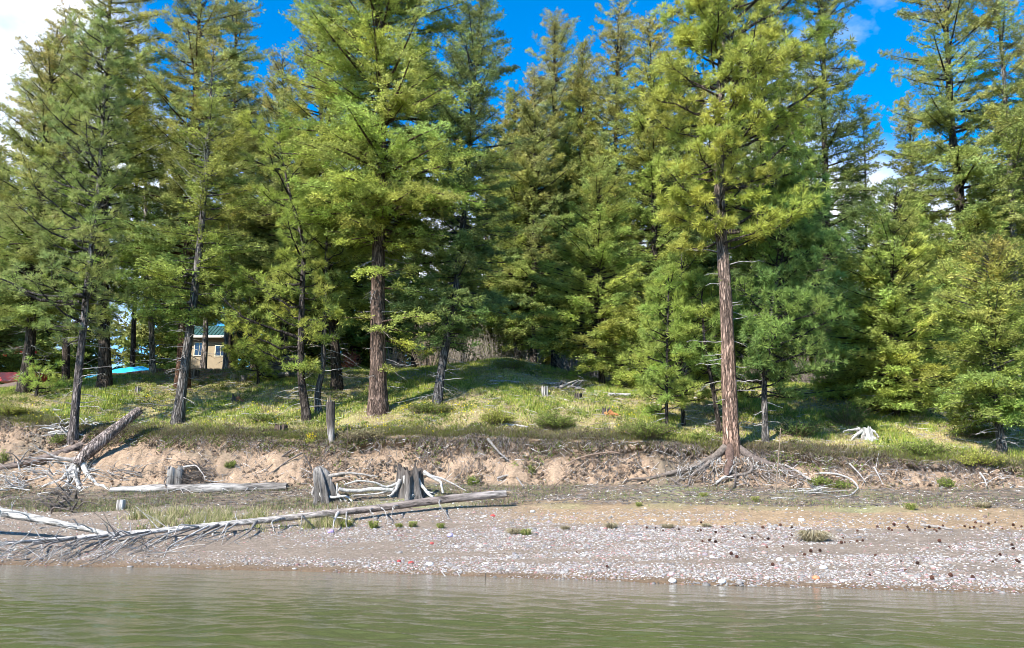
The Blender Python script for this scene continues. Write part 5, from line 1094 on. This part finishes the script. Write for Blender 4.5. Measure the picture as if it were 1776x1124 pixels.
spots_t = [(1412, 938, 1.6, 0, 'large dry bristly tussock on the gravel at the right'), (1060, 916, .9, 0, 'small dry tussock on the gravel left of the pine cones'), (1158, 916, .7, 0, 'tiny dry tussock at the gravel edge near the first pine cones'), (1225, 914, .6, 0, 'tiny straw tussock among the upper pine cones'),
           (890, 926, .9, 0, 'thin dry tussock right of the log on the gravel'), (912, 928, .8, 1, 'greenish tussock beside the thin dry tussock'), (648, 916, 1.0, 1, 'green tussock under the long fallen tree'), (692, 915, .6, 1, 'leftmost small tussock right of the log branches'), (716, 914, .8, 1, 'middle small tussock below the fluted stump'), (764, 916, .7, 1, 'rightmost small tussock below the fluted stump'), (600, 914, 1.0, 1, 'tall green tussock between the hanging limbs'),
           (1580, 884, .9, 1, 'green tussock on the upper beach above the driftwood stick'), (1706, 880, .9, 0, 'golden tussock on the upper beach near the right edge'), (1310, 870, .8, 1, 'bright green tuft on the upper beach below the bare roots'), (1220, 862, .7, 1, 'small green tuft on the upper beach below the left bare root'), (1108, 878, .6, 1, 'small green tuft on the upper beach left of the bare roots'), (980, 918, .6, 0, 'lone straw tuft on the central gravel')]
pr = [tussock(cr_(.42, .36, .24), cr_(.30, .25, .14), .26, .16, 420).build('grass_tussock', M['grass'], origin=(0, 0, 0)), tussock(cr_(.22, .27, .06), cr_(.42, .36, .17), .2, .2, 300).build('grass_tussock', M['grass'], origin=(0, 0, 0))]
seen = set()
for i, (u, v, s, k, lab) in enumerate(spots_t):
    o = pr[k] if k not in seen else pr[k].copy()
    if k in seen: C.objects.link(o)
    seen.add(k); p = pos(u, v); o.location = p; o.scale = (s, s, s * .9); o.rotation_euler = (0, 0, i * 1.3); tag(o, lab, 'grass tuft', 'grass tussocks on the beach')
# shrubs
def shrub(name, label, u, v, wpx, hpx, col, n=900, seed=0, cat='shrub', bare=False, depth=None, kl=.055, kw=.026, group=None, twigcol=BRNW):
    r_ = np.random.default_rng(seed + 50); o = pos(u, v) if depth is None else np.array([*at(u, v, depth)[:2], 0.]);
    if depth is not None: o[2] = float(Hgt(o[0], o[1]))
    k = o[1] / F; Rr, H_ = wpx * .5 * k, hpx * k; t = thing(name, label, cat, o, group); tw, lf = MB(), MB(); ns = max(10, n // (14 if bare else 28))
    for i in range(ns):
        a = r_.uniform(0, 6.28); q = np.sqrt(r_.random()); top = np.array([Rr * q * math.cos(a), Rr * q * math.sin(a) * .8, H_ * r_.uniform(.5, 1) * math.sqrt(max(.1, 1 - q * q * .7))])
        b0 = np.array([top[0] * .25, top[1] * .25, -.03]); P = resample(np.array([b0, (b0 + top) / 2 + r_.normal(0, .05, 3), top]), 6)
        tube(tw, P, np.linspace(.010, .003, 6) * (1.5 if bare else 1), 3, np.array(twigcol) * r_.uniform(.6, 1.3), caps=False)
        if bare:
            for j in range(5):
                p = P[r_.integers(2, 6)]; e = p + r_.normal(0, .22, 3) * H_ * .5 + [0, 0, H_ * .12]; tube(tw, np.array([p, (p + e) / 2 + r_.normal(0, .02, 3), e]), [.005, .004, .002], 3, np.array(twigcol) * r_.uniform(.6, 1.3), caps=False)
        else:
            m_ = n // ns; s = r_.uniform(.3, 1.02, m_); Q = np.stack([np.interp(s * 5, np.arange(6), P[:, a_]) for a_ in range(3)], 1) + r_.normal(0, .03, (m_, 3)); D = r_.normal(0, 1, (m_, 3)) + [0, 0, .5]
            kites(lf, Q, D, kl * r_.uniform(.6, 1.3, m_), kw, r_, np.array(col) * r_.uniform(.7, 1.25), .25)
    tw.build('stems', M['twig'], t)
    if lf.n: lf.build('foliage', M['leaf'], t)
    return t
SG = cr_(.18, .22, .05); SY = cr_(.28, .29, .06); SD = cr_(.10, .15, .04)
for i, (u, v, w_, h_, c, lab, n) in enumerate([(962, 744, 84, 30, SG, 'round low green shrub in the centre of the meadow edge', 5200), (862, 736, 64, 24, SY, 'yellow green low shrub left of the round green shrub', 3600), (20, 722, 74, 22, SY * .9, 'yellow green low shrub at the far left of the meadow', 3600),
        (745, 716, 90, 20, SG * .8, 'flowering low shrub in the shade right of the largest fir', 3600), (1120, 760, 120, 34, SG, 'spreading green ground shrub left of the pine saplings', 5600), (1385, 756, 90, 30, SD, 'dark green shrub right of the drooping pine', 3600), (1470, 738, 90, 46, SD, 'dark leafy shrub behind the bright silver stump', 3600),
        (1480, 690, 120, 26, SY, 'golden green bush patch on the right meadow crest', 3600), (885, 640, 70, 22, SY, 'sunlit bush on the little mound near the thick dark trunk', 2600), (400, 812, 20, 18, SG, 'small green plant growing on the bare left bank', 500), (820, 842, 22, 16, SG, 'green plant at the bank foot above the log end', 500),
        (921, 820, 14, 12, SG, 'small green plant half way up the central bank', 300), (892, 814, 14, 12, SG * 1.1, 'bushy green sprout left of its neighbour on the central bank', 300), (1424, 842, 46, 14, SG, 'wide leafy plant on the bank foot inside the looping root', 900), (1458, 848, 40, 14, SG * .9, 'leafy plant right of the wide leafy plant', 700), (1641, 846, 24, 18, SG, 'green plant on the right bank near the edge', 600), (98, 770, 30, 20, SG, 'green plant on the sandy left bank', 600), (5, 806, 22, 30, SG, 'green plant at the left edge of the bank', 500),
        (535, 770, 22, 10, SY * 1.3, 'small yellow flowering clump on the bank edge left of the snag', 400), (1590, 790, 120, 26, SG * 1.1, 'bright grassy shrub on the right bank edge', 4200), (1700, 806, 90, 22, SY, 'leafy shrub on the bank edge near the right side', 3000), (1700, 760, 110, 26, SG * .8, 'leafy shrub beside the leaning grey stem at the right', 3000), (1210, 766, 50, 16, SG, 'small shrub directly left of the orange barked pine', 1200), (460, 730, 90, 14, SG * .9, 'low green plants left of the bleached snag', 1800), (640, 760, 110, 16, ST * .7, 'dry brownish brush at the bank edge below the largest fir', 2600)]):
    shrub('shrub', lab, u, v, w_, h_, c, int(n * 1.0), seed=i)
for i, (u, y, w_, h_, lab, c) in enumerate([(740, 41, 70, 120, 'tall bare brown shrub right of the largest fir', (.30, .24, .18)), (800, 42, 90, 90, 'bare pale shrub behind the leaning dark fir', (.36, .31, .25)), (860, 43, 90, 100, 'pale leafless thicket left of the mound', (.36, .32, .26)), (915, 42, 80, 100, 'grey leafless thicket left of the thick dark trunk', (.33, .3, .26)),
        (1000, 38.5, 90, 90, 'bare brown shrub right of the thick dark trunk', (.28, .22, .17)), (1075, 37.5, 90, 80, 'leafless shrub between the young fir and the saplings', (.26, .2, .15)), (606, 40, 40, 34, 'red stemmed shrub left of the largest fir', (.38, .10, .06)), (1300, 38, 90, 70, 'bare brown shrub behind the orange barked pine', (.27, .21, .16)), (1410, 37.5, 90, 80, 'bare twiggy shrub right of the drooping pine', (.27, .22, .18)), (1620, 36, 110, 90, 'bare reddish thicket under the young firs', (.33, .22, .17)),
        (1030, 42, 120, 110, 'grey leafless thicket behind the bright young fir', (.3, .27, .23)), (680, 42, 60, 60, 'bare thicket behind the brush heap', (.34, .28, .22)), (1740, 35, 90, 60, 'bare shrub at the right edge behind the leaning stem', (.3, .25, .2)), (1160, 38, 90, 80, 'bare thicket behind the pine saplings', (.26, .21, .16))]):
    shrub('bare_shrub', lab, u, 650, w_, h_, c, 1100, seed=200 + i, bare=True, depth=y, group='leafless shrubs at the forest edge', twigcol=np.array(c))
# pine cones on the gravel
def cone():
    mb = MB(); m_ = 90; i = np.arange(m_); z = (i + .5) / m_; th = i * 2.39996; prof = np.sin(math.pi * z**.8)**.7 * .034
    P = np.stack([prof * .5 * np.cos(th), prof * .5 * np.sin(th), z * .085 - .0], 1); D = np.stack([np.cos(th), np.sin(th), 0 * th + .35], 1); S = np.stack([-np.sin(th), np.cos(th), 0 * th], 1)
    V = np.stack([P - S * .004, P + S * .004, P + D * prof[:, None] * .8 + S * .009, P + D * prof[:, None] * .8 - S * .009], 1); mb.add(V.reshape(-1, 3), np.arange(m_ * 4).reshape(-1, 4), np.repeat(cr_(.10, .045, .03) * rng.uniform(.5, 1.4, (m_, 1)), 4, axis=0))
    tube(mb, np.array([(0, 0, 0), (0, 0, .03), (0, 0, .06), (0, 0, .085)]), [.008, .019, .015, .004], 8, (.05, .025, .02)); return mb.build('pine_cone', M['twig'], origin=(0, 0, 0))
cn_ = cone(); ks = []
for i in range(34): ks.append((rng.uniform(1210, 1776), 914 + rng.normal(3, 3)))
for (u, v) in [(1120, 918), (1136, 917), (1152, 922), (1175, 920), (1210, 923), (1240, 924), (1262, 926), (1218, 940), (1228, 940), (1239, 941), (1288, 933), (1306, 936), (1330, 936), (1271, 963), (1280, 968), (1329, 951), (1358, 950), (1370, 938), (1375, 931), (1393, 964), (1409, 959), (1420, 957), (1460, 944), (1467, 942), (1476, 942), (1486, 940), (1498, 940), (1462, 934), (1520, 966), (1561, 976), (1588, 979), (1573, 991), (1617, 1005), (1511, 999), (1629, 941), (1644, 950), (1647, 1001), (1685, 1004), (1720, 975), (1725, 972), (1737, 965), (1755, 953), (1758, 948), (1764, 974), (1770, 977), (1341, 983), (1055, 985), (1000, 960)]: ks.append((u, v))
for i, (u, v) in enumerate(ks):
    c = cn_ if i == 0 else cn_.copy()
    if i: C.objects.link(c)
    p = pos(u, v); s = rng.uniform(.42, .78); c.location = (p[0], p[1], p[2] + .03 * s); c.scale = (s, s, s); c.rotation_euler = (R(rng.uniform(60, 110)), 0, rng.uniform(0, 6.28)); tag(c, 'dark brown pine cone lying on the pale gravel', 'pine cone', 'pine cones on the gravel')
# single big stones
def boulder(u, v, w_, col, lab, seed):
    r_ = np.random.default_rng(seed); p = pos(u, v); r = w_ * .5 * p[1] / F; bm_v = []; n, m_ = 12, 18; th = np.linspace(0, math.pi, n)[:, None]; ph = np.linspace(0, 2 * math.pi, m_, endpoint=False)[None]
    X, Y, Z = np.sin(th) * np.cos(ph), np.sin(th) * np.sin(ph), np.cos(th) + 0 * ph; q = 1 + .35 * (fbm(X * 1.3 + seed, Y * 1.3, Z * 1.3, 3) - .5); V = np.stack([X * r * q, Y * r * q * .8, Z * r * q * .6], -1)
    i = np.arange(n - 1)[:, None] * m_; j = np.arange(m_)[None]; Fc = np.stack([i + j, i + m_ + j, i + m_ + (j + 1) % m_, i + (j + 1) % m_], -1).reshape(-1, 4); mb = MB(); mb.add(V.reshape(-1, 3), Fc, col)
    ob = mb.build('rock', M['stone'], origin=(0, 0, 0), smooth=True); ob.location = (p[0], p[1], p[2] + r * .3); ob.rotation_euler = (0, 0, seed); tag(ob, lab, 'rock')
for a in [(1252, 1012, 15, (.72, .70, .68), 'large white rock at the waterline below the orange barked pine', 1), (1166, 1010, 15, (.66, .64, .62), 'white rock at the waterline left of the large white rock', 2), (1428, 987, 13, (.74, .72, .70), 'round white rock on the lower gravel at the right', 3), (574, 924, 12, (.40, .28, .62), 'violet purple rock beside the limbs of the fallen tree', 4), (781, 931, 14, (.30, .27, .42), 'flat slate blue rock on the central gravel', 5), (745, 981, 13, (.60, .58, .62), 'pale flat rock near the water in the centre', 6),
          (713, 978, 10, (.42, .06, .05), 'deep red rock left of the pale flat rock', 7), (749, 944, 9, (.42, .09, .08), 'red rock on the central gravel', 8), (855, 896, 9, (.38, .06, .05), 'red rock on the upper gravel right of the log', 9), (924, 889, 10, (.45, .42, .38), 'grey round rock on the sandy strip', 10), (1164, 998, 11, (.62, .45, .46), 'pinkish rock above the waterline', 11), (1390, 904, 11, (.70, .68, .64), 'pale rock on the sandy strip at the right', 12), (1352, 973, 13, (.66, .62, .60), 'pale rock on the gravel below the pole', 13), (692, 975, 9, (.35, .05, .05), 'small dark red rock near the water', 14), (1415, 1005, 14, (.55, .20, .10), 'rusty orange flat rock near the waterline', 15)]: boulder(*a)
